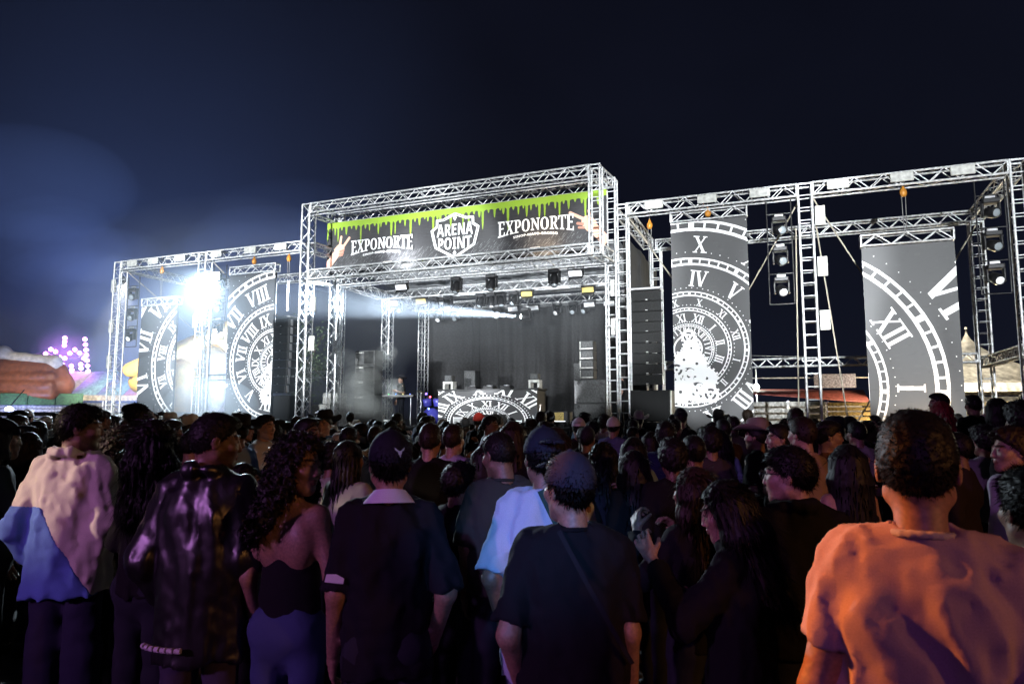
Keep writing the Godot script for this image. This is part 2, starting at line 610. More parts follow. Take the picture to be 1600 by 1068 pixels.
func clock_image(w: float, h: float, ppm: float, c: Vector2, radii: Array, spins: Array, core: bool, seed_: int) -> ImageTexture:
	var im := Image.create(int(w * ppm), int(h * ppm), false, Image.FORMAT_RGB8)
	var grey := Color(0.195, 0.195, 0.2)
	var white := Color(0.93, 0.93, 0.93)
	im.fill(grey)
	var r2 := RandomNumberGenerator.new()
	r2.seed = seed_
	for i in 500:
		var v := r2.randf_range(0.9, 1.1)
		var p := Vector2i(r2.randi_range(0, im.get_width()), r2.randi_range(0, im.get_height()))
		im.fill_rect(Rect2i(p, Vector2i(r2.randi_range(2, 30), r2.randi_range(2, 12))), Color(grey.r * v, grey.g * v, grey.b * v))
	var cc := c * ppm
	var roman := ["XII", "I", "II", "III", "IV", "V", "VI", "VII", "VIII", "IX", "X", "XI"]
	for k in radii.size():
		var r: float = radii[k] * ppm
		var band := 0.085 * r if k > 0 else 0.1 * r
		ring(im, cc, r - band, r - band * 0.72, white)
		ring(im, cc, r - band * 0.24, r, white)
		var ticks := 60
		for i in ticks:
			var a := TAU * i / ticks + 0.05
			var t := 0.006 if i % 5 else 0.02
			ring(im, cc, r - band * 0.75, r - band * 0.2, white, a - t, a + t)
		for i in 72:
			var a := TAU * i / 72.0
			var p := cc + Vector2.from_angle(a) * (r + band * 0.7)
			ring(im, p, 0.0, 0.012 * ppm, white)
		if k + 1 < radii.size():
			var gap: float = radii[k + 1] * ppm * 0.915 - r
			for i in 12:
				var a := TAU * i / 12.0 - PI / 2.0 + deg_to_rad(spins[mini(k, spins.size() - 1)])
				numeral(im, roman[i], cc, a, r + gap * 0.2, gap * 0.58, white)
	if core:
		var r: float = radii[0] * ppm
		for i in 26:
			var a := TAU * i / 26.0
			numeral(im, ["V", "I", "X", "II"][i % 4], cc, a, r * 0.66, r * 0.2, white)
		ring(im, cc, r * 0.5, r * 0.56, white)
		for g in [[0.02, -0.3, 0.17, 12], [0.08, -0.02, 0.2, 14], [-0.1, 0.26, 0.22, 14], [0.2, 0.36, 0.24, 14], [0.0, 0.66, 0.3, 16], [0.42, 0.72, 0.25, 14], [-0.28, 0.5, 0.2, 12], [0.2, 1.0, 0.28, 16], [-0.2, 1.04, 0.28, 18], [0.5, 1.1, 0.2, 12]]:
			gear(im, cc + Vector2(g[0], g[1]) * ppm, g[2] * ppm, g[3], white, grey)
		for i in 9:
			var p := cc + Vector2(r2.randf_range(-0.25, 0.45), r2.randf_range(-0.2, 1.1)) * ppm
			ring(im, p, 0.03 * ppm, r2.randf_range(0.06, 0.1) * ppm, white)
	return ImageTexture.create_from_image(im)


func print_mat(t: Texture2D) -> StandardMaterial3D:
	var m := mat(1, 1, 1, 0.55)
	m.albedo_texture = t
	relief(m, M.fine, 0.0)
	m.heightmap_enabled = false
	return m


# a cloth that hangs from its top edge, slightly rippled, front facing +z; uv 0..1
func cloth_sheet(w: float, h: float, nx: int, ny: int, depth: float, seed_: int, bulge := 0.0) -> ArrayMesh:
	var st := begin()
	st.set_smooth_group(0)
	var at := func(i: int, j: int) -> void:
		var u := float(i) / nx
		var v := float(j) / ny
		var z := wave.get_noise_3d(u * w * 0.9, v * h * 0.35, seed_) * depth * (0.3 + v) + bulge * sin(PI * u) * sin(PI * v)
		st.set_uv(Vector2(u, v))
		st.add_vertex(Vector3((u - 0.5) * w, -v * h, z))
	for i in nx:
		for j in ny:
			at.call(i, j)
			at.call(i + 1, j)
			at.call(i + 1, j + 1)
			at.call(i, j)
			at.call(i + 1, j + 1)
			at.call(i, j + 1)
	st.generate_normals()
	return st.commit()


func banner(at: Vector3, w: float, h: float, c: Vector2, radii: Array, spins: Array, core: bool, label: String, seed_: int) -> void:
	var o := thing("clock_banner", label, "banner", at, 0.0, "clock banners hanging in the wings")
	var t := clock_image(w, h, 230.0, c, radii, spins, core, seed_)
	obj("canvas", cloth_sheet(w, h, 14, 30, 0.035, seed_), print_mat(t), o, Vector3(0, -0.01, 0.1))
	obj("backing", chamfer(Vector3(w - 0.02, h - 0.02, 0.02), 0.004), M.black, o, Vector3(0, -h / 2.0, 0.0))
	var bays := 6
	var bay := w / bays
	for z in [0.11, -0.11]:
		for y in [0.03, 0.27]:
			obj("top_chord", cached_tube(w, 0.022, 8), M.truss, o, Vector3(-w / 2.0, y, z))
		for i in bays:
			var p := Vector3(-w / 2.0 + i * bay, 0.03 if i % 2 == 0 else 0.27, z)
			var q := Vector3(-w / 2.0 + (i + 1) * bay, 0.27 if i % 2 == 0 else 0.03, z)
			obj("brace", cached_tube((q - p).length(), 0.014, 5), M.truss, o, p, frame_x(q - p, Vector3.BACK))
	for s in [-1, 1]:
		for y in [0.03, 0.27]:
			obj("end_bar", cached_tube(0.22, 0.018, 6), M.truss, o, Vector3(s * w / 2.0, y, 0.11), frame_x(Vector3(0, 0, -1), Vector3.UP))
		for z in [0.11, -0.11]:
			obj("end_post", cached_tube(0.24, 0.02, 6), M.truss, o, Vector3(s * w / 2.0, 0.03, z), frame_x(Vector3.UP, Vector3.BACK))


# ---------------------------------------------------------------- header of the stage
func header_image(w: float, h: float, ppm: float) -> ImageTexture:
	var im := Image.create(int(w * ppm), int(h * ppm), false, Image.FORMAT_RGB8)
	var base := Color(0.155, 0.155, 0.165)
	im.fill(base)
	var r2 := RandomNumberGenerator.new()
	r2.seed = 5
	for i in 2600:
		var v := r2.randf_range(0.75, 1.3)
		var p := Vector2i(r2.randi_range(0, im.get_width()), r2.randi_range(0, im.get_height()))
		im.fill_rect(Rect2i(p, Vector2i(r2.randi_range(2, 60), r2.randi_range(1, 5))), Color(base.r * v, base.g * v, base.b * v))
	# scratched pale brush marks along the foot of the print
	for i in 1500:
		var x := r2.randf() * im.get_width()
		var y := im.get_height() * (1.0 - 0.33 * pow(r2.randf(), 1.6))
		var g := r2.randf_range(0.25, 0.5)
		var l := r2.randf_range(8, 46)
		fill_poly(im, PackedVector2Array([Vector2(x, y), Vector2(x + 2.5, y), Vector2(x + l * 0.5 + 2.0, y - l * 0.55), Vector2(x + l * 0.5, y - l * 0.55)]), Color(g, g, g * 1.02))
	# slime running down from the top edge
	var green := Color(0.5, 0.62, 0.16)
	var dark_green := Color(0.38, 0.5, 0.1)
	var lens := [0.5, 0.16, 0.3, 0.75, 0.14, 0.36, 0.12, 0.24, 0.95, 0.18, 0.34, 0.12, 0.5, 0.26, 0.14, 0.62]
	var drips := []
	var at := 0.02
	while at < w:
		drips.append([at, r2.randf_range(0.026, 0.045), lens[drips.size() % lens.size()] * r2.randf_range(0.45, 0.66)])
		at += r2.randf_range(0.09, 0.2)
	for x in im.get_width():
		var u := x / ppm
		var y := 0.17
		for e in drips:
			var dx: float = absf(u - e[0])
			if dx < 0.3:
				var flare: float = 0.12 * minf(1.0, e[2] * 3.0) * exp(-pow(dx / 0.05, 1.3))
				y = maxf(y, 0.17 + flare + e[2] * sqrt(maxf(0.0, 1.0 - pow(dx / e[1], 2.0))) * (1.0 if dx < e[1] else 0.0))
		im.fill_rect(Rect2i(x, 0, 1, int(y * ppm)), green)
	for e in drips:
		if e[2] > 0.2:
			im.fill_rect(Rect2i(int((e[0] - 0.012) * ppm), int(0.24 * ppm), 2, int(e[2] * 0.7 * ppm)), dark_green)
	# two printed hands with forearms
	var skin := Color(0.82, 0.62, 0.53)
	var shade := Color(0.62, 0.42, 0.36)
	var limb := func(pts: Array, wide: float, col: Color) -> void:
		for i in pts.size() - 1:
			var a: Vector2 = pts[i] * ppm
			var b: Vector2 = pts[i + 1] * ppm
			var n := (b - a).orthogonal().normalized() * wide * ppm / 2.0
			fill_poly(im, PackedVector2Array([a + n, b + n, b - n, a - n]), col)
			ring(im, b, 0.0, wide * ppm / 2.0, col)
	limb.call([Vector2(0.0, 1.45), Vector2(0.4, 1.02)], 0.26, skin)
	limb.call([Vector2(0.4, 1.02), Vector2(0.52, 0.9)], 0.34, skin)
	limb.call([Vector2(0.5, 0.86), Vector2(0.56, 0.5)], 0.085, skin)
	limb.call([Vector2(0.6, 0.88), Vector2(0.86, 0.56)], 0.085, skin)
	limb.call([Vector2(0.5, 0.98), Vector2(0.66, 0.95)], 0.07, shade)
	limb.call([Vector2(0.48, 1.06), Vector2(0.64, 1.04)], 0.06, shade)
	limb.call([Vector2(0.5, 1.12), Vector2(0.62, 1.1)], 0.05, shade)
	limb.call([Vector2(w, 1.5), Vector2(w - 0.42, 1.02)], 0.28, skin)
	limb.call([Vector2(w - 0.42, 1.02), Vector2(w - 0.55, 0.86)], 0.36, skin)
	limb.call([Vector2(w - 0.62, 0.8), Vector2(w - 1.05, 0.56)], 0.09, skin)
	limb.call([Vector2(w - 0.66, 0.92), Vector2(w - 0.84, 0.88)], 0.08, shade)
	limb.call([Vector2(w - 0.64, 1.02), Vector2(w - 0.8, 1.0)], 0.07, shade)
	limb.call([Vector2(w - 0.45, 0.8), Vector2(w - 0.52, 0.55)], 0.08, skin)
	return ImageTexture.create_from_image(im)


# letters bent by: x -> lift and stretch
func lettering(text: String, width: float, height: float, serif: bool, bend: float, grow: float) -> ArrayMesh:
	var f := SystemFont.new()
	f.font_names = PackedStringArray(["Droid Serif" if serif else "Droid Sans"])
	f.font_weight = 700
	var t := TextMesh.new()
	t.font = f
	t.text = text
	t.font_size = 64
	t.pixel_size = 0.01
	t.depth = 0.02
	var a := t.get_mesh_arrays()
	var v: PackedVector3Array = a[Mesh.ARRAY_VERTEX]
	var lo := Vector3(INF, INF, INF)
	var hi := -lo
	for p in v:
		lo = lo.min(p)
		hi = hi.max(p)
	for i in v.size():
		var u := (v[i].x - lo.x) / (hi.x - lo.x) - 0.5
		var q := (v[i].y - lo.y) / (hi.y - lo.y) - 0.5
		var arch := 1.0 - 4.0 * u * u
		v[i] = Vector3(u * width, q * height * (1.0 + grow * 4.0 * u * u) + bend * arch, (v[i].z - lo.z) / (hi.z - lo.z) * 0.006)
	a[Mesh.ARRAY_VERTEX] = v
	var m := ArrayMesh.new()
	m.add_surface_from_arrays(Mesh.PRIMITIVE_TRIANGLES, a)
	return m


func outline(points: Array, wide: float) -> ArrayMesh:
	var st := begin()
	for i in points.size():
		var a: Vector3 = points[i]
		var b: Vector3 = points[(i + 1) % points.size()]
		var d := (b - a).normalized() * wide / 2.0
		var n := Vector3(-d.y, d.x, 0)
		quad(st, a - d + n, b + d + n, b + d - n, a - d - n)
	return done(st)


func build_header() -> void:
	var x0 := -13.6
	var x1 := -4.4
	var zf := -17.0
	var zb := -18.2
	var g := "trusses of the stage header"
	var top := 8.28
	var low := 5.88
	tower("front truss post carrying the header's smoky end down to the ground", x0, zf, top, g, "zz")
	truss("truss_post", "front truss post at the header's end beside the tall line array", "truss post", Vector3(x1, low, zf), Vector3(x1, top, zf), 0.29, Vector3.BACK, "zr", g)
	tower("rear truss post under the header's smoky end", x0 + 0.22, zb, top, g, "zz")
	tower("rear truss post beside the tall line array", x1 + 0.12, zb, top, g, "zr")
	for k in 4:
		var y: float = [top - 0.15, low + 0.15, top - 0.18, low + 0.15][k]
		var z: float = zf if k < 2 else zb
		var label: String = ["front top truss beam of the header above the printed banner", "front lower truss beam of the header below the printed banner", "rear top truss beam of the header right above the green slime print", "rear lower truss beam of the header over the stage opening"][k]
		var in0 := x0 + (0.17 if k < 2 else 0.38)
		var in1 := x1 - (0.17 if k < 2 else 0.05)
		truss("truss_beam", label, "truss beam", Vector3(in0, y, z), Vector3(in1, y, z), 0.28, Vector3.UP, "zz", g)
	for e in 2:
		for y in [top - 0.15, low + 0.15]:
			truss("truss_beam", "short %s truss beam closing the header's %s" % ["upper" if y > 7.0 else "lower", "smoky end" if e == 0 else "end by the line array"], "truss beam", Vector3(x0 if e == 0 else x1, y, zf - 0.17), Vector3(x0 + 0.1 if e == 0 else x1 + 0.08, y, zb + 0.17), 0.28, Vector3.UP, "zz", g)
	# printed banner
	var w := 9.3
	var h := 1.72
	var xc := -9.0
	var o := thing("header_banner", "long black printed banner with green slime over the stage opening", "banner", Vector3(xc, 7.95, -18.0))
	obj("canvas", cloth_sheet(w, h, 60, 12, 0.03, 77), print_mat(header_image(w, h, 215.0)), o)
	var white := mat(0.82, 0.82, 0.82, 0.6)
	for s in [[-11.56, 7.03, 2.25], [-6.44, 7.1, 2.3]]:
		obj("lettering", lettering("EXPONORTE", s[2], 0.36, true, 0.07, 0.35), white, o, Vector3(s[0] - xc, s[1] - 7.95, 0.03))
		obj("lettering", lettering("SINOP-MATO-GROSSO", 1.35, 0.07, false, 0.05, 0.0), white, o, Vector3(s[0] - xc, s[1] - 7.95 - 0.26, 0.03))
	var bx := -9.0 - xc
	obj("lettering", lettering("ARENA", 1.2, 0.36, false, 0.0, 0.1), white, o, Vector3(bx, 7.28 - 7.95, 0.03))
	obj("lettering", lettering("POINT", 1.1, 0.36, false, 0.0, 0.1), white, o, Vector3(bx, 6.86 - 7.95, 0.03))
	for k in [1.0, 0.92]:
		var pts := []
		for p in [[0, 0.72], [0.4, 0.56], [0.62, 0.56], [0.62, 0.36], [0.8, 0.24], [0.66, -0.3], [0.0, -0.66], [-0.66, -0.3], [-0.8, 0.24], [-0.62, 0.36], [-0.62, 0.56], [-0.4, 0.56]]:
			pts.append(Vector3(p[0] * k, p[1] * k, 0))
		obj("badge_outline", outline(pts, 0.035 if k == 1.0 else 0.02), white, o, Vector3(bx, 7.06 - 7.95, 0.032))
	for y in [0.57, -0.5]:
		var st := begin()
		quad(st, Vector3(-0.06, 0, 0), Vector3(0, 0.09, 0), Vector3(0.06, 0, 0), Vector3(0, -0.09, 0))
		obj("badge_diamond", done(st), white, o, Vector3(bx, 7.06 - 7.95 + y, 0.033))


# ---------------------------------------------------------------- roof, deck, curtain, booth
func curtain(w: float, h: float, folds: float, depth: float, seed_: int) -> ArrayMesh:
	var st := begin()
	st.set_smooth_group(0)
	var nx := int(w * 14.0)
	var ny := 10
	var at := func(i: int, j: int) -> Vector3:
		var u := w * i / nx
		var v := h * j / ny
		var p := u * folds + wave.get_noise_2d(u * 0.6, seed_) * 5.0 + wave.get_noise_3d(u * 0.5, v * 0.25, seed_) * 1.2
		return Vector3(u - w / 2.0, -v, sin(p) * depth * (0.5 + 0.5 * wave.get_noise_2d(u * 0.35, seed_ + 9.0)) + sin(p * 0.23) * depth * 1.2)
	for i in nx:
		for j in ny:
			quad(st, at.call(i, j), at.call(i + 1, j), at.call(i + 1, j + 1), at.call(i, j + 1))
	st.generate_normals()
	return st.commit()


func build_stage() -> void:
	var g := "trusses of the stage roof"
	var x0 := -13.38
	var x1 := -4.28
	tower("slim truss post in the middle of the stage's smoky side", x0 + 0.2, -21.0, 5.86, g, "zz")
	tower("truss post at the back corner of the stage on the smoky side", x0, -24.0, 5.86, g, "zr")
	tower("truss post at the back corner of the stage by the line array", x1, -24.0, 5.86, g, "zr")
	truss("roof_truss", "truss beam across the middle of the stage roof", "truss beam", Vector3(x0, 6.03, -21), Vector3(x1, 6.03, -21), 0.28, Vector3.UP, "zz", g)
	truss("roof_truss", "truss beam across the back of the stage roof above the curtain", "truss beam", Vector3(x0, 6.03, -24), Vector3(x1, 6.03, -24), 0.28, Vector3.UP, "zz", g)
	for e in 2:
		for k in 2:
			truss("roof_truss", "truss beam running back along the roof's %s, %s half" % ["smoky side" if e == 0 else "side by the line array", "front" if k == 0 else "rear"], "truss beam", Vector3([x0 + 0.2, x1][e], 6.03, [-18.4, -21.17][k]), Vector3([x0, x1][e], 6.03, [-20.83, -23.83][k]), 0.28, Vector3.UP, "zz", g)
	# roof sheet, a shallow pitch falling to the back
	var st := begin()
	st.set_smooth_group(0)
	var at := func(i: int, j: int) -> Vector3:
		var u := i / 24.0
		var v := j / 16.0
		return Vector3(lerpf(x0 - 0.15, x1 + 0.15, u), 6.62 - 0.22 * v - 0.1 * absf(sin(v * PI * 3.0)) * sin(u * PI) + 0.05 * wave.get_noise_2d(u * 6.0, v * 5.0), lerpf(-18.4, -24.3, v))
	for i in 24:
		for j in 16:
			quad(st, at.call(i, j), at.call(i + 1, j), at.call(i + 1, j + 1), at.call(i, j + 1))
	var roof := thing("stage_roof", "grey tarpaulin roof stretched over the stage trusses", "roof")
	st.generate_normals()
	obj("tarpaulin", st.commit(), M.tarp, roof)
	for k in 4:
		var z := -18.4 - 1.95 * k
		obj("rafter", tube(Vector3(x0, 6.6 - 0.07 * k, z), Vector3(x1, 6.6 - 0.07 * k, z), 0.03), M.truss, roof)
	# deck with black skirt
	var deck := thing("stage_deck", "black skirted stage deck behind the crowd", "stage", Vector3(-8.9, 0, -21.2))
	obj("platform", chamfer(Vector3(9.6, 0.12, 6.2), 0.02), grain(mat(0.03, 0.03, 0.03, 0.6), M.dirt, 0.5), deck, Vector3(0, 1.34, 0))
	obj("skirt", curtain(9.6, 1.27, 9.0, 0.03, 4), M.curtain, deck, Vector3(0, 1.275, 3.05))
	for k in 6:
		obj("leg", tube(Vector3(0, 0, 0), Vector3(0, 1.27, 0), 0.03), M.steel, deck, Vector3(-4.5 + 1.8 * k, 0, 2.8))
	# curtains
	var c := thing("stage_backdrop", "black folded curtain closing the back of the stage", "curtain", Vector3(-8.8, 5.8, -24.25))
	for k in 4:
		obj("drape", curtain(2.5, 4.4, 11.0, 0.13, 30 + k), M.curtain, c, Vector3(-3.4 + 2.27 * k, 0, 0.02 * (k % 2)))
	obj("rail", tube(Vector3(-4.6, 0.04, 0), Vector3(4.6, 0.04, 0), 0.025), M.steel, c)
	var n := thing("side_net", "grey net screening the roof end above the tall line array", "net", Vector3(-4.02, 6.75, -18.5), PI / 2.0)
	obj("mesh_sheet", curtain(5.2, 1.9, 3.0, 0.06, 41), M.mesh_net, n, Vector3(2.7, 0, 0))
	# dj booth with clock print
	var b := thing("dj_booth", "long dj table fronted with white clock print", "table", Vector3(-8.75, 1.4, -20.2))
	var t := clock_image(1.9, 1.1, 300.0, Vector2(0.96, 0.98), [0.2, 0.42, 0.78, 1.4], [10, 30, 50, 20], false, 61)
	obj("front_print", cloth_sheet(3.4, 1.1, 10, 6, 0.008, 61), print_mat(t), b, Vector3(0, 1.11, 0.41))
	obj("table_top", chamfer(Vector3(3.5, 0.06, 0.85), 0.012), M.black, b, Vector3(0, 1.14, 0))
	for s in [-1, 1]:
		obj("side_panel", chamfer(Vector3(0.05, 1.1, 0.8), 0.01), M.black, b, Vector3(s * 1.68, 0.55, 0))
	for s in [-1, 1]:
		var mx: float = -8.75 + s * 1.5
		var k := thing("monitor_stand", "white cutout stand on the end of the dj table, %s" % ["smoky side" if s < 0 else "side of the subwoofers"], "stand", Vector3(mx, 2.575, -20.2), 0.0, "white stands on the dj table")
		obj("top_board", chamfer(Vector3(0.36, 0.08, 0.3), 0.01), M.plate, k, Vector3(0, 0.22, 0))
		for e in [-1, 1]:
			obj("leg", chamfer(Vector3(0.07, 0.18, 0.3), 0.01), M.plate, k, Vector3(e * 0.145, 0.09, 0))
		var sp := thing("monitor_speaker", "small grey monitor speaker on the white stand, %s" % ["smoky side" if s < 0 else "side of the subwoofers"], "speaker", Vector3(mx, 2.84, -20.2), 0.0, "monitor speakers at the dj table")
		cabinet(sp, Vector3(0.26, 0.2, 0.26), M.cabinet_light)
	for s in [[-10.1, 1.15], [-6.15, 1.3]]:
		var sp := thing("column_speaker", "tall grey column speaker before the curtain, %s" % ["near the slim truss" if s[0] < -8.0 else "near the subwoofers"], "speaker", Vector3(s[0], 1.4, -21.6), 0.0, "column speakers at the back of the stage")
		cabinet(sp, Vector3(0.42, s[1] + 0.72, 0.4), M.cabinet_light)
	# players and mixer on the table
	for k in 3:
		var d := thing("dj_player", "black dj player on the table, %s" % ["near the smoky end", "in the middle", "near the subwoofers"][k], "player", Vector3(-9.4 + 0.6 * k, 2.57, -20.2), 0.0, "dj players on the table")
		obj("body", chamfer(Vector3(0.34, 0.1, 0.36), 0.012), M.black_metal, d, Vector3(0, 0.05, 0))
		obj("jog_wheel", lathe([[0.1, 0.0], [0.1, 0.02], [0.0, 0.025]], 20), M.steel, d, Vector3(0, 0.1, 0.03))
	var wd := thing("wedge_monitor", "black wedge monitor lying on the stage edge before the dj table", "speaker", Vector3(-8.0, 1.4, -18.6))
	var ws := begin()
	var pr := [Vector2(-0.2, 0), Vector2(0.22, 0), Vector2(0.14, 0.36), Vector2(-0.12, 0.36)]
	for i in 4:
		var p: Vector2 = pr[i]
		var q: Vector2 = pr[(i + 1) % 4]
		quad(ws, Vector3(-0.36, p.y, p.x), Vector3(-0.36, q.y, q.x), Vector3(0.36, q.y, q.x), Vector3(0.36, p.y, p.x))
	for s in [-0.36, 0.36]:
		quad(ws, Vector3(s, pr[0].y, pr[0].x), Vector3(s, pr[1].y, pr[1].x), Vector3(s, pr[2].y, pr[2].x), Vector3(s, pr[3].y, pr[3].x))
	obj("body", done(ws), M.black, wd)
	obj("grille", chamfer(Vector3(0.66, 0.01, 0.33), 0.003), M.grille, wd, Vector3(0, 0.19, 0.19), Basis(Vector3.RIGHT, deg_to_rad(77)))


# ---------------------------------------------------------------- loudspeakers
func cabinet(o: Node3D, s: Vector3, m: Material, feet := false) -> void:
	obj("body", chamfer(s, 0.015), m, o, Vector3(0, s.y / 2.0, 0))
	obj("grille", chamfer(Vector3(s.x - 0.05, s.y - 0.05, 0.02), 0.006), M.grille if m != M.cabinet_light else M.cabinet_light, o, Vector3(0, s.y / 2.0, s.z / 2.0))
	if feet:
		for sx in [-1, 1]:
			for sy in [0.16, 0.84]:
				obj("handle", chamfer(Vector3(0.08, 0.1, 0.03), 0.01), M.black, o, Vector3(sx * (s.x / 2.0 - 0.12), s.y * sy, s.z / 2.0 + 0.012), Basis(Vector3.BACK, sx * 0.7))


func line_array(called: String, label: String, at: Vector3, n: int, w: float, ch: float, curve: float) -> void:
	var o := thing(called, label, "line array", at)
	obj("fly_frame", chamfer(Vector3(w, 0.07, 0.55), 0.015), M.steel, o, Vector3(0, 0.05, -0.2))
	var y := 0.0
	var z := 0.0
	var tilt := 0.0
	for i in n:
		var c := Node3D.new()
		c.name = "cabinet"
		o.add_child(c, true)
		c.position = Vector3(0, y - ch / 2.0, z)
		c.rotation.x = tilt
		var st := begin()
		var hf := ch / 2.0 - 0.006
		var hb := ch / 2.0 - 0.035
		var f := [Vector3(-w / 2, -hf, 0), Vector3(w / 2, -hf, 0), Vector3(w / 2, hf, 0), Vector3(-w / 2, hf, 0)]
		var b := [Vector3(-w / 2 + 0.03, -hb, -0.45), Vector3(w / 2 - 0.03, -hb, -0.45), Vector3(w / 2 - 0.03, hb, -0.45), Vector3(-w / 2 + 0.03, hb, -0.45)]
		st.set_smooth_group(-1)
		quad(st, f[3], f[2], f[1], f[0])
		quad(st, b[0], b[1], b[2], b[3])
		for k in 4:
			var l := (k + 1) % 4
			quad(st, f[k], f[l], b[l], b[k])
		obj("body", done(st), M.cabinet, c)
		obj("grille", chamfer(Vector3(w - 0.04, ch - 0.03, 0.02), 0.006), M.cabinet, c, Vector3(0, 0, 0.006))
		obj("badge", chamfer(Vector3(0.06, 0.022, 0.006), 0.002), M.plate, c, Vector3(0.02, -ch / 2.0 + 0.035, 0.018))
		for s in [-1, 1]:
			obj("rigging_plate", chamfer(Vector3(0.012, ch * 0.8, 0.1), 0.003), M.steel, c, Vector3(s * (w / 2.0 + 0.006), 0, -0.06))
		y -= ch * cos(tilt)
		z += ch * sin(tilt)
		tilt += curve


func build_sound() -> void:
	line_array("line_array", "tall black line array hanging between the stage and the clear clock banner", Vector3(-3.28, 4.98, -17.7), 9, 0.8, 0.275, 0.012)
	line_array("line_array", "tall grey-lit line array hanging in the smoke beside the pale banner", Vector3(-15.15, 4.86, -17.7), 9, 0.8, 0.27, 0.012)
	for k in 3:
		var o := thing("subwoofer", "wide black subwoofer below the line array by the clear banner, %s of its stack" % ["bottom", "middle", "top"][k], "subwoofer", Vector3(-3.15, 0.79 * k, -17.3), 0.0, "subwoofers under the tall line array")
		cabinet(o, Vector3(1.12, 0.775, 0.8), M.cabinet)
		obj("side_plate", chamfer(Vector3(0.03, 0.74, 0.12), 0.006), M.plate, o, Vector3(0.575, 0.3875, 0.33))
	for k in 6:
		var o := thing("subwoofer", "wide dark subwoofer in the smoke below the line array, %s pile, %s" % ["inner" if k / 3 == 0 else "outer", ["bottom", "middle", "top"][k % 3]], "subwoofer", Vector3(-14.75 - 1.14 * (k / 3), 0.785 * (k % 3), -17.5), 0.0, "subwoofers in the smoke")
		cabinet(o, Vector3(1.12, 0.775, 0.8), M.cabinet)
	for k in 2:
		var o := thing("side_fill_cabinet", "grey plywood bass cabinet with dark corner handles on the stage, %s" % ["lower", "upper"][k], "speaker", Vector3(-5.15, 1.4 + 0.68 * k, -19.3), 0.0, "grey bass cabinets on the stage")
		cabinet(o, Vector3(0.92, 0.67, 0.7), M.cabinet_light, true)
	for k in 4:
		var o := thing("side_fill_speaker", "small grey speaker on the bass cabinets, %s from below" % ["first", "second", "third", "fourth"][k], "speaker", Vector3(-5.28, 2.77 + 0.28 * k, -19.3), 0.0, "small speakers piled on the bass cabinets")
		obj("body", chamfer(Vector3(0.4, 0.27, 0.4), 0.012), M.cabinet_light, o, Vector3(0, 0.135, 0))
		obj("edge_strip", chamfer(Vector3(0.36, 0.03, 0.02), 0.005), M.plate, o, Vector3(0.02, 0.05, 0.205))
		obj("side_strip", chamfer(Vector3(0.02, 0.24, 0.02), 0.005), M.plate, o, Vector3(-0.19, 0.135, 0.205))
		obj("grille", chamfer(Vector3(0.34, 0.16, 0.015), 0.004), M.cabinet_light, o, Vector3(0.02, 0.17, 0.202))
	for k in 5:
		var o := thing("side_fill_speaker", "black side fill cabinet on the smoky side, %s from the deck" % ["first", "second", "third", "fourth", "fifth"][k], "speaker", Vector3(-13.0, 1.4 + 0.5 * k, -19.6), 0.0, "side fill cabinets on the smoky side")
		obj("body", chamfer(Vector3(0.78, 0.49, 0.5), 0.012), M.black, o, Vector3(0, 0.245, 0))
		obj("grille", chamfer(Vector3(0.36, 0.4, 0.02), 0.005), M.grille, o, Vector3(0.16, 0.245, 0.25))
		obj("edge_strip", chamfer(Vector3(0.3, 0.03, 0.02), 0.005), M.plate, o, Vector3(-0.2, 0.42, 0.256))
	for k in 2:
		var f := thing("flight_case", "white box beside the stage in the smoke, %s" % ["lower" if k == 0 else "upper small"], "case", Vector3(-13.95 + 0.12 * k, [0.0, 2.1][k], -18.9), 0.0, "white boxes at the stage side")
		var s: Vector3 = [Vector3(1.15, 2.09, 0.6), Vector3(0.62, 0.36, 0.5)][k]
		obj("body", chamfer(s, 0.02), M.plate, f, Vector3(0, s.y / 2.0, 0))
		obj("lid_seam", chamfer(Vector3(s.x + 0.006, 0.02, s.z + 0.006), 0.003), M.steel, f, Vector3(0, s.y * 0.7, 0))
	var y := thing("stage_case", "yellow topped equipment case on the stage beside the bass cabinets", "case", Vector3(-6.25, 1.4, -19.4))
	obj("body", chamfer(Vector3(0.75, 0.45, 0.5), 0.02), M.black, y, Vector3(0, 0.225, 0))
	obj("panel", chamfer(Vector3(0.3, 0.3, 0.02), 0.004), grain(mat(0.55, 0.4, 0.1, 0.6), M.dirt, 2.0), y, Vector3(0.1, 0.27, 0.256))
	var mic := thing("stage_post", "thin grey metal post standing on the stage by the yellow case", "post", Vector3(-6.75, 1.4, -19.2))
	obj("pole", tube(Vector3.ZERO, Vector3(0, 0.65, 0), 0.025), M.steel, mic)
	obj("foot", lathe([[0.14, 0.0], [0.14, 0.02], [0.03, 0.03]], 16), M.steel, mic)


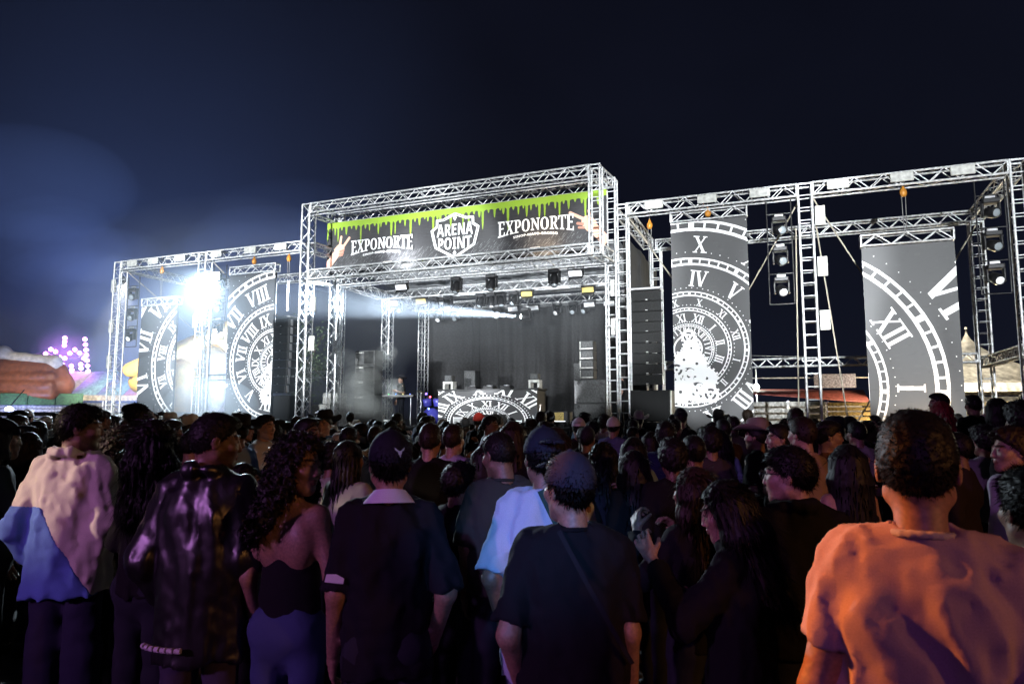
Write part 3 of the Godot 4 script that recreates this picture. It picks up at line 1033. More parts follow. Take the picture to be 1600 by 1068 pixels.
# ---------------------------------------------------------------- lamps
func moving_head(label: String, group: String, at: Vector3, aim: Vector3, lit := 0, hang := true) -> Node3D:
	var o := thing("moving_head", label, "stage light", at, 0.0, group)
	var s := -1.0 if hang else 1.0
	obj("base", chamfer(Vector3(0.32, 0.11, 0.24), 0.02), M.black_metal, o, Vector3(0, -0.06 * -s, 0))
	obj("clamp", chamfer(Vector3(0.2, 0.07, 0.05), 0.01), M.steel, o, Vector3(0, -0.03 * s, 0))
	for e in [-1, 1]:
		obj("yoke_arm", chamfer(Vector3(0.05, 0.3, 0.13), 0.018), M.black_metal, o, Vector3(e * 0.155, s * 0.25, 0))
	var head := Node3D.new()
	head.name = "head"
	o.add_child(head)
	head.position = Vector3(0, s * 0.31, 0)
	head.look_at_from_position(head.global_position, head.global_position + aim, Vector3.UP)
	var turn := Basis(Vector3.RIGHT, -PI / 2.0)
	obj("shell", lathe([[0.0, -0.19], [0.08, -0.185], [0.11, -0.13], [0.12, 0.02], [0.125, 0.1], [0.105, 0.17], [0.1, 0.185], [0.088, 0.185], [0.088, 0.165]], 16), M.black_metal, head, Vector3.ZERO, turn)
	obj("lens", lathe([[0.09, 0.16], [0.06, 0.178], [0.0, 0.184]], 16), M.lit if lit == 1 else (M.lens_white if lit == 2 else M.lens), head, Vector3.ZERO, turn)
	return o


func flood(label: String, group: String, at: Vector3, m: Material, aim: Vector3) -> void:
	var o := thing("flood_light", label, "stage light", at, 0.0, group)
	obj("clamp", chamfer(Vector3(0.05, 0.14, 0.05), 0.01), M.steel, o, Vector3(0, 0.12, 0))
	obj("bracket", cord([Vector3(-0.23, -0.08, 0), Vector3(-0.23, 0.06, 0), Vector3(0.23, 0.06, 0), Vector3(0.23, -0.08, 0)], 0.012), M.black_metal, o)
	var head := Node3D.new()
	head.name = "head"
	o.add_child(head)
	head.position = Vector3(0, -0.1, 0)
	head.look_at_from_position(head.global_position, head.global_position + aim, Vector3.UP)
	obj("housing", chamfer(Vector3(0.44, 0.22, 0.14), 0.02), M.black_metal, head)
	obj("face", chamfer(Vector3(0.38, 0.16, 0.01), 0.003), m, head, Vector3(0, 0, -0.072))
	for s in [-1, 1]:
		obj("barn_door", chamfer(Vector3(0.42, 0.01, 0.09), 0.003), M.black_metal, head, Vector3(0, s * 0.125, -0.1), Basis(Vector3.RIGHT, s * 0.5))


func lamp_frame(label: String, at: Vector3, group: String, lit: int) -> void:
	var o := thing("lamp_frame", label, "lamp frame", at, 0.0, "hanging frames with three moving heads")
	for s in [-0.27, 0.27]:
		obj("upright", tube(Vector3(s, 0.02, 0), Vector3(s, 2.5, 0), 0.016), M.black_metal, o)
	for k in 4:
		obj("crossbar", tube(Vector3(-0.27, 0.02 + 0.72 * k, 0), Vector3(0.27, 0.02 + 0.72 * k, 0), 0.016), M.black_metal, o)
	for k in 3:
		var on := k == 2 and lit > 0
		var aim := Vector3(0.35, -0.35, 1) if on else Vector3(0.25 + 0.1 * k, -0.5 + 0.1 * k, 1)
		moving_head("%s moving head in %s%s" % [["lowest", "middle", "topmost"][k], group, ", glaring white" if on else ""], "moving heads in the hanging frames", at + Vector3(0, 0.66 + 0.72 * k, 0.0), aim, 1 if on else (2 if k < 1 else 0))


func build_fixtures() -> void:
	lamp_frame("black pipe frame of three lamps hanging by the middle tower near the clear banner", Vector3(0.04, 4.3, -17.0), "the frame by the clear clock banner", 0)
	lamp_frame("black pipe frame of three lamps hanging at the wing end by the tents", Vector3(4.3, 4.3, -17.2), "the frame at the wing end by the tents", 0)
	lamp_frame("pipe frame of three lamps glaring in the smoke beside the pale banner", Vector3(-17.3, 4.2, -17.2), "the glaring frame in the smoke", 1)
	lamp_frame("pipe frame of three lamps on the outermost tower of the smoky wing", Vector3(-21.25, 4.1, -17.2), "the frame at the outer end of the smoky wing", 0)
	var g := "moving heads under the stage roof"
	var n := 0
	var order := ["first", "second", "third", "fourth", "fifth", "sixth", "seventh", "eighth"]
	var where := ["above the dj table's smoky end", "above the middle of the dj table", "near the bass cabinets"]
	for x in [-9.04, -7.89, -5.95]:
		moving_head("black moving head on the header's rear lower beam %s" % where[n], g, Vector3(x, 5.86, -18.2), Vector3(0.1 * n - 0.1, -1.0, 0.45))
		n += 1
	for x in [-12.7, -12.0, -11.3, -10.75, -9.5, -9.1, -8.75, -8.29]:
		n += 1
		moving_head("%s moving head on the roof's middle truss, counted from the slim post" % order[n - 4], g, Vector3(x, 5.86, -21.0), Vector3(0.3 * sin(n * 2.1), -1.0, 0.5 + 0.3 * cos(n * 1.7)), 2 if n % 3 == 0 else 0)
	for x in [-12.6, -11.9, -7.69, -7.08, -7.13 - 3.0, -6.63]:
		n += 1
		moving_head("%s moving head on the roof's rear truss, counted from the smoky corner" % order[[0, 1, 3, 4, 2, 5][n - 12]], g, Vector3(x, 5.86, -23.85), Vector3(0.3 * sin(n * 2.1), -0.6, 1.0), 2 if n % 2 == 0 else 0)
	g = "flat floods under the stage roof"
	for x in [-7.79, -5.71, -11.76, -12.9]:
		flood("amber faced flood on the roof's middle truss, %s" % {-7.79: "above the dj table", -5.71: "near the bass cabinets", -11.76: "near the drum kit", -12.9: "beside the slim post"}[x], g, Vector3(x, 5.84, -20.95), M.lens_amber, Vector3(0, -0.35, 1))
	for x in [-8.57, -6.43, -5.7, -11.3, -9.4]:
		flood("white faced flood on the roof's rear truss, %s" % {-8.57: "next to the white beam", -6.43: "between the two end floods", -5.7: "at the corner by the line array", -11.3: "near the smoky corner", -9.4: "above the dj table"}[x], g, Vector3(x, 5.84, -23.75), M.lens_white, Vector3(0, -0.5, 1))
	for x in [-10.9, -5.3]:
		flood("white faced flood on the header's rear lower beam, %s" % ["towards the smoky end" if x < -8.0 else "towards the line array"], g, Vector3(x, 5.8, -18.15), M.lens_white, Vector3(0, -0.5, 1))
	# the one beam that is on, shooting across the stage
	var b := moving_head("moving head on the rear truss shooting a white beam across the stage", "", Vector3(-8.15, 5.4, -21.75), Vector3(-1.0, 0.04, 0.78), 1)
	obj("hanging_pipe", tube(Vector3(0, 0, 0), Vector3(0, 0.55, -0.5), 0.02), M.steel, b)
	lamp_spot(b, Vector3(-8.345, 5.1, -21.6), Vector3(-13.345, 5.3, -17.7), lin(0.75, 0.87, 1.0), 9000.0, 6.0, 0.8, 0.05)
	# glaring lamp on the smoky wing
	var gl := thing("glare_lamp", "glaring white flood on the frame in the smoke beside the pale banner", "stage light", Vector3(-17.3, 6.28, -17.0))
	obj("housing", chamfer(Vector3(0.5, 0.3, 0.12), 0.02), M.black_metal, gl)
	obj("lamp_face", chamfer(Vector3(0.44, 0.24, 0.02), 0.006), M.lit, gl, Vector3(0, 0, 0.065))
	lamp_spot(gl, Vector3(-17.3, 6.28, -16.85), Vector3(-15.0, 1.0, -11.5), lin(0.72, 0.87, 1.0), 560.0, 52.0, 1.0, 0.12)
	# unseen footlights added on the deck to brighten the roof from below
	for k in 3:
		var f := thing("footlight", "small added footlight on the deck, %s" % ["near the drum kit", "before the dj table", "near the bass cabinets"][k], "stage light", Vector3(-11.6 + 2.8 * k, 1.4, -18.7), 0.0, "added footlights on the deck")
		obj("housing", chamfer(Vector3(0.4, 0.16, 0.2), 0.02), M.black_metal, f, Vector3(0, 0.08, 0))
		obj("lamp_face", chamfer(Vector3(0.34, 0.02, 0.14), 0.005), glow(0.9, 0.95, 1.0, 2.0), f, Vector3(0, 0.17, 0))
		lamp_spot(f, Vector3(-11.6 + 2.8 * k, 1.62, -18.7), Vector3(-11.4 + 2.7 * k, 6.2, -20.6), lin(0.92, 0.96, 1.0), 34.0, 40.0, 0.8, 0.1)
	# two small uplights on the header's lower beam, washing the foot of the printed banner
	for k in 2:
		var u := thing("banner_uplight", "small uplight on the header's lower front beam, %s" % ["below the lettering at the smoky end", "below the lettering near the line array"][k], "stage light", Vector3([-10.9, -6.2][k], 6.2, -17.3), 0.0, "uplights washing the header banner")
		obj("housing", chamfer(Vector3(0.34, 0.1, 0.12), 0.02), M.black_metal, u, Vector3(0, 0.05, 0))
		obj("lamp_face", chamfer(Vector3(0.3, 0.02, 0.08), 0.005), glow(1.0, 0.9, 0.8, 2.0), u, Vector3(0, 0.106, -0.02))
		lamp_spot(u, Vector3([-10.9, -6.2][k], 6.34, -17.34), Vector3([-10.8, -6.2][k], 6.75, -18.0), [lin(0.92, 0.96, 1.0), lin(1.0, 0.78, 0.55)][k], [9.0, 3.0][k], 68.0, 1.0, 0.1)
	var rf := thing("added_rear_flood", "added flood on the smoky wing's outermost front tower facing the fair stalls", "stage light", Vector3(-21.9, 6.6, -17.3))  # lamp added on the tower to brighten the awning
	obj("bracket", chamfer(Vector3(0.06, 0.06, 0.3), 0.01), M.steel, rf, Vector3(0.05, 0, 0.1))
	par(rf, Vector3(-22.1, 6.6, -17.4), Vector3(-45.0, 3.6, -36.0), lin(1.0, 0.94, 0.85), 2400.0, 9.0, 0.7)
	build_house_lights()


# lamps on masts behind the place where the photographer stands: they light the front of the stage
func mast(label: String, at: Vector3, tall: float) -> Node3D:
	var o := thing("light_mast", label, "light mast", at, 0.0, "light masts behind the crowd")
	obj("pole", tube(Vector3.ZERO, Vector3(0, tall, 0), 0.07, 0.05, 10), M.steel, o)
	obj("crossbar", tube(Vector3(-1.4, tall, 0), Vector3(1.4, tall, 0), 0.03), M.steel, o)
	obj("foot", chamfer(Vector3(0.9, 0.08, 0.9), 0.02), M.steel, o, Vector3(0, 0.04, 0))
	return o


func par(o: Node3D, at: Vector3, to: Vector3, color: Color, energy: float, angle: float, soft := 0.3) -> void:
	var h := Node3D.new()
	h.name = "lamp"
	o.add_child(h, true)
	h.look_at_from_position(at, to, Vector3.UP)
	var turn := Basis(Vector3.RIGHT, -PI / 2.0)
	obj("can", lathe([[0.0, -0.2], [0.08, -0.18], [0.12, -0.05], [0.13, 0.12], [0.12, 0.12], [0.11, 0.0]], 14), M.black_metal, h, Vector3.ZERO, turn)
	var m := glow(color.srgb_to_linear().r, color.srgb_to_linear().g, color.srgb_to_linear().b, 3.0)
	obj("lamp_glass", lathe([[0.11, 0.03], [0.0, 0.05]], 14), m, h, Vector3.ZERO, turn)
	lamp_spot(h, at + (to - at).normalized() * 0.14, to, color, energy, angle, soft, 0.1)


func build_house_lights() -> void:
	var cool := lin(0.92, 0.97, 1.0)
	var m1 := mast("tall light mast behind the crowd on the open ground, smoky side", Vector3(-13.0, 0, 9.0), 4.2)
	par(m1, Vector3(-13.9, 4.0, 8.9), Vector3(-21.0, 5.3, -17.5), cool, 1750.0, 10.0, 0.6)
	par(m1, Vector3(-13.3, 4.0, 8.9), Vector3(-16.2, 5.3, -17.5), cool, 1750.0, 10.0, 0.6)
	par(m1, Vector3(-12.4, 4.0, 8.9), Vector3(-11.3, 5.6, -18.0), cool, 1300.0, 9.0, 0.3)
	var m2 := mast("tall light mast behind the crowd near the tents", Vector3(3.0, 0, 9.0), 4.2)
	par(m2, Vector3(2.2, 4.0, 8.9), Vector3(-6.6, 5.6, -18.0), cool, 1300.0, 9.0, 0.3)
	par(m2, Vector3(2.8, 4.0, 8.9), Vector3(-1.6, 5.3, -17.5), cool, 1350.0, 9.0, 0.3)
	par(m2, Vector3(3.7, 4.0, 8.9), Vector3(3.2, 5.3, -17.5), cool, 1350.0, 9.0, 0.3)
	par(m2, Vector3(2.5, 3.7, 8.9), Vector3(-8.7, 2.7, -20.0), cool, 1300.0, 4.2, 0.5)
	var m3 := mast("short mast of coloured lamps behind the photographer's place, smoky side", Vector3(-4.6, 0, 4.2), 3.6)
	par(m3, Vector3(-4.5, 3.5, 4.1), Vector3(-2.1, 1.2, -2.6), lin(0.78, 0.3, 1.0), 20.0, 20.0, 0.8)
	var m4 := mast("short mast of coloured lamps behind the photographer's place", Vector3(1.2, 0, 4.6), 3.8)
	par(m4, Vector3(0.7, 3.7, 4.5), Vector3(-1.0, 1.3, -2.8), lin(0.16, 0.4, 1.0), 55.0, 4.2, 0.8)
	par(m4, Vector3(1.3, 3.7, 4.5), Vector3(0.3, 1.3, -1.6), lin(0.5, 0.15, 1.0), 4.0, 18.0, 0.8)
	var m5 := mast("short mast with warm lamps beside the crowd by the tents", Vector3(6.5, 0, 0.5), 3.6)
	par(m5, Vector3(6.4, 3.5, 0.4), Vector3(0.6, 1.3, -3.5), lin(1.0, 0.4, 0.1), 16.0, 22.0, 0.8)
	var m6 := mast("short mast with warm lamps behind the crowd, smoky side", Vector3(-8.0, 0, 1.5), 3.4)
	var m7 := mast("short mast with an orange lamp beside the crowd, smoky side", Vector3(-7.6, 0, -2.9), 5.6)
	par(m7, Vector3(-7.5, 5.5, -2.9), Vector3(0.14, 1.28, -1.78), lin(1.0, 0.27, 0.05), 170.0, 3.2, 0.8)
	par(m6, Vector3(-8.1, 3.3, 1.4), Vector3(-3.68, 1.4, -2.65), lin(1.0, 0.78, 0.55), 46.0, 5.0, 0.8)


# ---------------------------------------------------------------- behind the stage
func add_patch(st: SurfaceTool, a: Vector3, b: Vector3, c: Vector3, d: Vector3, thick: Vector3) -> void:
	quad(st, a, b, c, d)
	quad(st, d + thick, c + thick, b + thick, a + thick)
	quad(st, b, a, a + thick, b + thick)
	quad(st, c, b, b + thick, c + thick)
	quad(st, d, c, c + thick, d + thick)
	quad(st, a, d, d + thick, a + thick)


func peaked_tent(label: String, at: Vector3, w: float, eave: float, apex: float, m: Material) -> void:
	var o := thing("peaked_tent", label, "tent", at, 0.1, "white peaked tents behind the wing")
	var st := begin()
	st.set_smooth_group(0)
	var n := 10
	var h := w / 2.0
	for side in 4:
		var turn := Basis(Vector3.UP, side * PI / 2.0)
		for j in n:
			var t0 := float(j) / n
			var t1 := float(j + 1) / n
			var r0 := h * pow(1.0 - t0, 1.9)
			var r1 := h * pow(1.0 - t1, 1.9)
			var y0 := lerpf(eave, apex, t0)
			var y1 := lerpf(eave, apex, t1)
			quad(st, turn * Vector3(-r0, y0, r0), turn * Vector3(-r1, y1, r1), turn * Vector3(r1, y1, r1), turn * Vector3(r0, y0, r0))
	obj("canopy", done(st), m, o)
	for side in 4:
		var turn := Basis(Vector3.UP, side * PI / 2.0)
		obj("valance", chamfer(Vector3(w, 0.35, 0.03), 0.005), m, o, turn * Vector3(0, eave - 0.17, h - 0.02), turn)
		obj("post", tube(Vector3.ZERO, Vector3(0, eave - 0.3, 0), 0.04), M.steel, o, turn * Vector3(h - 0.06, 0, h - 0.06))
	obj("back_wall", chamfer(Vector3(w - 0.1, eave - 0.4, 0.03), 0.005), grain(mat(0.3, 0.31, 0.33, 0.8), M.dirt, 0.3), o, Vector3(0, (eave - 0.4) / 2.0, -h + 0.1))
	obj("finial", lathe([[0.06, 0.0], [0.05, 0.08], [0.0, 0.12]], 8), m, o, Vector3(0, apex - 0.02, 0))


func slat_fence(label: String, at: Vector3, w: float, h: float, turn: float, slats: int, m: Material) -> void:
	var o := thing("slat_fence", label, "fence", at, turn, "slatted fences behind the crowd")
	var pitch := h / slats
	for k in slats:
		obj("slat", chamfer(Vector3(w, pitch * 0.74, 0.03), 0.006), m, o, Vector3(0, pitch * (k + 0.55), 0.012 * sin(k * 2.3)))
	for k in int(w / 2.0) + 1:
		obj("post", chamfer(Vector3(0.07, h + 0.05, 0.06), 0.008), M.steel, o, Vector3(-w / 2.0 + minf(k * 2.0, w - 0.04) + 0.02, h / 2.0, -0.05))


func build_fairground() -> void:
	var canvas := grain(mat(0.75, 0.72, 0.64, 0.8), M.dirt, 0.3)
	peaked_tent("white peaked tent right behind the wing's end tower", Vector3(7.5, 0, -35), 6.0, 3.0, 5.5, canvas)
	peaked_tent("white peaked tent with its side to the frame's edge, beyond the end tower", Vector3(14.0, 0, -36.5), 6.0, 3.0, 5.2, canvas)
	for s in [[4.7, -35.0], [11.0, -36.0]]:
		var t := thing("tent_lamp", "small lit lamp hanging under a white peaked tent, %s" % ["behind the end tower" if s[0] < 6.0 else "beyond the end tower"], "lamp", Vector3(s[0] + 0.6, 2.7, s[1] + 4.0), 0.0, "lamps at the tents")
		obj("bulb", lathe([[0.0, -0.12], [0.09, -0.06], [0.1, 0.0], [0.05, 0.1], [0.0, 0.11]], 12), glow(1.0, 0.8, 0.5, 3.0), t)
		obj("cable", tube(Vector3(0, 0.1, 0), Vector3(0, 0.4, 0), 0.01), M.cable, t)
		lamp_omni(t, t.position + Vector3(0, 0, 0.0), lin(1.0, 0.82, 0.55), 45.0)
	var corr := grain(mat(0.55, 0.54, 0.5, 0.55, 0.2), M.dirt, 0.5)
	var lath := grain(mat(0.5, 0.38, 0.2, 0.75), M.dirt, 0.7)
	var tf := thing("added_tent_floodlight", "added floodlight on a short pole facing the white peaked tents", "street lamp", Vector3(4.3, 0, -26.0))  # unseen lamp, added to brighten the tent canopies
	obj("pole", tube(Vector3.ZERO, Vector3(0, 4.6, 0), 0.06, 0.05), M.steel, tf)
	par(tf, Vector3(4.3, 4.6, -26.2), Vector3(9.5, 4.2, -35.0), lin(1.0, 0.88, 0.68), 190.0, 34.0, 0.6)
	slat_fence("grey sheet metal fence of wide slats under the street lamp", Vector3(-0.2, 0, -30), 3.4, 2.3, 0.0, 9, corr)
	slat_fence("warm lit wooden slat fence behind the middle tower", Vector3(3.0, 0, -29.6), 2.9, 2.25, 0.0, 12, lath)
	slat_fence("dim wooden slat fence behind the banner before the tents", Vector3(6.2, 0, -29.9), 3.4, 2.25, 0.0, 12, lath)
	var fl := thing("fence_lamp", "warm bulkhead lamp low on the wooden slat fence", "lamp", Vector3(3.4, 1.5, -28.9))
	obj("bulb", lathe([[0.0, -0.1], [0.07, -0.05], [0.08, 0.0], [0.04, 0.08], [0.0, 0.09]], 12), glow(1.0, 0.72, 0.3, 3.0), fl)
	lamp_omni(fl, Vector3(3.4, 1.5, -28.9), lin(1.0, 0.72, 0.32), 3.5)
	var l := thing("street_lamp", "glaring street lamp on a thin pole behind the clear clock banner", "street lamp", Vector3(-1.35, 0, -38))
	obj("pole", tube(Vector3.ZERO, Vector3(0, 4.2, 0), 0.06, 0.04), M.steel, l)
	obj("lamp_head", lathe([[0.0, -0.16], [0.14, -0.1], [0.16, 0.0], [0.08, 0.14], [0.0, 0.16]], 14), glow(0.95, 1.0, 0.9, 25.0), l, Vector3(0, 3.2, 0.15))
	lamp_omni(l, Vector3(-1.35, 3.2, -37.85), lin(0.93, 1.0, 0.88), 30.0)
	var r := thing("red_roof_stall", "low stall with red sheet roof behind the metal fence", "stall", Vector3(0.8, 0, -34))
	var st := begin()
	add_patch(st, Vector3(-2.4, 2.75, 1), Vector3(2.6, 2.3, 1), Vector3(2.6, 2.9, -1.5), Vector3(-2.4, 3.0, -1.5), Vector3(0, -0.05, 0))
	obj("roof", done(st), grain(mat(0.4, 0.1, 0.08, 0.6), M.dirt, 0.5), r)
	obj("wall", chamfer(Vector3(4.6, 2.3, 1.9), 0.03), grain(mat(0.3, 0.3, 0.32, 0.8), M.dirt, 0.5), r, Vector3(0, 1.15, -0.2))
	obj("sign_board", chamfer(Vector3(1.7, 0.62, 0.06), 0.01), grain(mat(0.42, 0.4, 0.5, 0.7), M.dirt, 0.8), r, Vector3(1.3, 3.25, 0.4))
	obj("pole", tube(Vector3(-2.6, 3.45, 0.3), Vector3(5.4, 3.35, 0.3), 0.03), canvas, r)
	tree("leafy tree lit pale between the smoky line array and the header tower", Vector3(-20.95, 0, -26.0), 6.6)
	var wf := thing("banner_footlight", "small warm footlight at the foot of the banner before the tents", "stage light", Vector3(2.95, 0.9, -16.2))
	obj("stand", tube(Vector3(0, -0.9, 0), Vector3(0, -0.06, 0), 0.03), M.steel, wf)
	obj("housing", chamfer(Vector3(0.34, 0.14, 0.16), 0.02), M.black_metal, wf)
	obj("lamp_face", chamfer(Vector3(0.28, 0.02, 0.11), 0.005), glow(1.0, 0.7, 0.35, 2.0), wf, Vector3(0, 0.08, 0))
	lamp_spot(wf, Vector3(2.95, 1.05, -16.22), Vector3(2.7, 2.2, -16.95), lin(1.0, 0.66, 0.3), 5.0, 50.0, 0.9, 0.08)
	# wires across the sky
	var w := thing("power_line", "thin overhead wire strung behind the wing near the tents", "wire", Vector3.ZERO)
	obj("wire", cord([Vector3(-3, 5.1, -40), Vector3(4, 4.6, -39), Vector3(12, 4.5, -38), Vector3(20, 4.8, -37)], 0.02, 5), M.cable, w)
	fair_left()


func tree(label: String, at: Vector3, tall: float) -> void:
	var o := thing("leafy_tree", label, "tree", at)
	var r2 := RandomNumberGenerator.new()
	r2.seed = 8
	var st := begin()
	add_tube(st, Vector3.ZERO, Vector3(0.1, tall * 0.55, 0), 0.16, 0.09, 9)
	var tips := []
	for k in 11:
		var a := TAU * k / 11.0 + r2.randf()
		var from := Vector3(0.1, tall * r2.randf_range(0.3, 0.55), 0)
		var to := from + Vector3(cos(a) * r2.randf_range(0.5, 1.2), r2.randf_range(0.5, tall * 0.4), sin(a) * r2.randf_range(0.5, 1.2))
		add_tube(st, from, to, 0.05, 0.015, 6)
		tips.append(to)
		tips.append(from.lerp(to, 0.6))
	obj("trunk", done(st), grain(mat(0.09, 0.06, 0.04, 0.9), M.dirt, 1.0), o)
	var lf := begin()
	for k in 2600:
		var c: Vector3 = tips[k % tips.size()] + Vector3(r2.randfn(0.0, 0.32), r2.randfn(0.0, 0.3), r2.randfn(0.0, 0.32))
		var b := Basis.from_euler(Vector3(r2.randf() * TAU, r2.randf() * TAU, r2.randf() * TAU)) * r2.randf_range(0.07, 0.14)
		quad(lf, c - b.x * 0.5, c + b.y * 0.3, c + b.x, c - b.y * 0.3)
	var m := grain(mat(0.07, 0.12, 0.05, 0.6), M.mottle, 2.0)
	m.backlight_enabled = true
	m.backlight = lin(0.05, 0.09, 0.03)
	obj("crown", done(lf), m, o)


func fair_left() -> void:
	# inflatable with cream trim on a green canopied stall
	var o := thing("inflatable_castle", "big brown inflatable with cream trim above a green canopied stall", "inflatable", Vector3(-46.6, 2.9, -29.6), 0.5)
	var f := Field.new(Vector3(-3.8, -0.3, -2.2), Vector3(3.6, 4.2, 2.2), 0.14)
	f.cap(Vector3(-3.2, 1.0, 0), Vector3(2.6, 0.8, 0), 1.0, 0.85, 0.3)
	f.cap(Vector3(-1.8, 1.7, 0), Vector3(2.2, 1.7, 0), 0.95, 0.72, 0.5)
	f.cap(Vector3(-3.0, 0.2, 0.7), Vector3(2.5, 0.2, 0.7), 0.42, 0.4, 0.12)
	f.cap(Vector3(-3.0, 0.75, 0.85), Vector3(2.5, 0.75, 0.8), 0.34, 0.32, 0.1)
	f.cap(Vector3(-3.0, 1.3, 0.75), Vector3(2.4, 1.3, 0.7), 0.34, 0.32, 0.1)
	f.ruffle(0.05, Vector3(1.2, 1.8, 1.2), 3.0)
	var brown := grain(mat(0.32, 0.1, 0.035, 0.5), M.mottle, 0.4)
	obj("body", f.mesh(), brown, o)
	f = Field.new(Vector3(-3.9, 1.0, -1.8), Vector3(3.4, 4.4, 1.8), 0.12)
	f.cap(Vector3(-3.4, 1.9, 0.3), Vector3(-1.2, 2.7, 0.2), 0.26, 0.3, 0.2)
	f.cap(Vector3(-1.2, 2.7, 0.2), Vector3(0.4, 2.5, 0.2), 0.4, 0.36, 0.25)
	f.cap(Vector3(0.4, 2.5, 0.2), Vector3(2.3, 2.35, 0.2), 0.34, 0.42, 0.25)
	f.ell(Vector3(-0.9, 2.9, 0.2), Vector3(0.5, 0.46, 0.5), 0.2)
	f.cap(Vector3(2.3, 2.2, 0.2), Vector3(2.6, 1.3, 0.4), 0.4, 0.3, 0.25)
	obj("trim", f.mesh(), grain(mat(0.75, 0.7, 0.6, 0.5), M.mottle, 0.4), o)
	var s := thing("green_stall", "stall with green canopy fringe and blue lit slatted shutter", "stall", Vector3(-45.8, 0, -29.0), 0.75)
	for k in 5:
		obj("canopy_panel", chamfer(Vector3(1.5, 0.75, 0.12), 0.03), grain(mat(0.06, 0.2, 0.07, 0.7), M.dirt, 0.5), s, Vector3(-3.0 + 1.52 * k, 2.75, 0.35 + 0.02 * (k % 2)), Basis(Vector3.RIGHT, -0.15))
	for k in 9:
		obj("shutter_slat", chamfer(Vector3(7.4, 0.2, 0.05), 0.012), grain(mat(0.72, 0.73, 0.78, 0.5), M.dirt, 0.5), s, Vector3(0, 0.35 + 0.24 * k, 0.0))
	for k in 2:
		obj("post", tube(Vector3(-3.7 + 7.4 * k, 0, 0.1), Vector3(-3.7 + 7.4 * k, 3.0, 0.1), 0.06), M.steel, s)
	obj("rear_wall", chamfer(Vector3(7.4, 3.0, 0.1), 0.02), M.black, s, Vector3(0, 1.5, -0.3))
	var bl := thing("blue_stall_lamp", "blue white lamp shining in front of the slatted shutter", "lamp", Vector3(-43.9, 2.1, -27.5))
	obj("lamp_head", lathe([[0.0, -0.15], [0.2, -0.1], [0.24, 0.02], [0.1, 0.15], [0.0, 0.16]], 14), glow(0.5, 0.6, 1.0, 12.0), bl)
	obj("stem", tube(Vector3(0, 0.1, 0), Vector3(-0.3, 1.2, -1.0), 0.03), M.black_metal, bl)
	lamp_omni(bl, Vector3(-43.9, 2.1, -27.5), lin(0.42, 0.5, 1.0), 10.0)
	var wl := thing("added_fair_floodlight", "tall pole with an added floodlight facing the fair stalls", "street lamp", Vector3(-35.0, 0, -18.0))  # unseen pole lamp, added outside the view to light the stalls
	obj("pole", tube(Vector3.ZERO, Vector3(0, 7.0, 0), 0.09, 0.06), M.steel, wl)
	par(wl, Vector3(-35.1, 6.9, -18.1), Vector3(-45.0, 3.2, -34.0), lin(1.0, 0.92, 0.82), 190.0, 20.0, 0.6)
	# purple lit ride
	var p := thing("fair_ride", "fairground ride arm ringed with glowing purple bulbs", "fair ride", Vector3(-50.0, 0, -35.0), 0.6)
	obj("mast", tube(Vector3(-0.9, 0, 0), Vector3(-0.9, 5.3, 0), 0.2, 0.14, 10), grain(mat(0.06, 0.06, 0.3, 0.5), M.dirt, 0.5), p)
	obj("arm", cord([Vector3(-0.9, 5.3, 0), Vector3(-0.3, 5.9, 0), Vector3(0.9, 6.1, 0), Vector3(1.6, 6.7, 0)], 0.1), grain(mat(0.06, 0.06, 0.3, 0.5), M.dirt, 0.5), p)
	var bulb := lathe([[0.0, -0.15], [0.14, -0.06], [0.15, 0.04], [0.0, 0.16]], 8)
	var pm := glow(0.85, 0.25, 1.0, 30.0)
	var spots := []
	for k in 9:
		spots.append(Vector3(-1.2 + 0.32 * k, 6.25 + 0.35 * sin(k * 1.3), 0.2))
	for k in 7:
		spots.append(Vector3(1.35 + 0.06 * k, 7.4 - 0.4 * k, 0.2))
	for k in 5:
		spots.append(Vector3(-1.3 + 0.62 * k, 5.5 - 0.12 * (k % 2), 0.2))
		spots.append(Vector3(-1.25 + 0.62 * k, 5.2 - 0.12 * (k % 2), 0.2))
	for k in 3:
		spots.append(Vector3(0.0, 6.9 + 0.28 * k, 0.2))
	for q in spots:
		obj("light_bulb", bulb, pm, p, q)
	lamp_omni(p, Vector3(-49.8, 6.0, -34.0), lin(0.8, 0.2, 1.0), 3.0)
	# long striped awning
	var a := thing("striped_awning", "long awning of cream, teal and red panels behind the outermost tower", "tent", Vector3(-47.0, 0, -35.0), 0.62)
	var cols := [[0.7, 0.66, 0.55], [0.62, 0.5, 0.47], [0.3, 0.52, 0.55], [0.22, 0.42, 0.46], [0.6, 0.18, 0.15], [0.45, 0.1, 0.1], [0.4, 0.55, 0.62], [0.55, 0.56, 0.42]]
	for k in 8:
		var x := -4.6 + 1.75 * k
		var st := begin()
		add_patch(st, Vector3(x, 3.15, 0.9), Vector3(x + 1.7, 3.15, 0.9), Vector3(x + 2.5, 5.0 - 0.05 * (k % 2), -1.6), Vector3(x + 0.8, 5.0, -1.6), Vector3(0, -0.04, -0.05))
		obj("roof_panel", done(st), grain(mat(cols[k][0], cols[k][1], cols[k][2], 0.7), M.dirt, 0.3), a)
	obj("fascia", chamfer(Vector3(14.0, 0.4, 0.1), 0.02), canvas_warm(), a, Vector3(2.4, 2.95, 0.95))
	for k in 7:
		obj("wall_slat", chamfer(Vector3(14.0, 0.3, 0.08), 0.015), grain(mat(0.2, 0.2, 0.19, 0.7), M.dirt, 0.5), a, Vector3(2.4, 0.3 + 0.36 * k, 0.7))
	for k in 6:
		obj("post", tube(Vector3(-4.5 + 2.8 * k, 0, 0.8), Vector3(-4.5 + 2.8 * k, 3.0, 0.8), 0.06), M.steel, a)
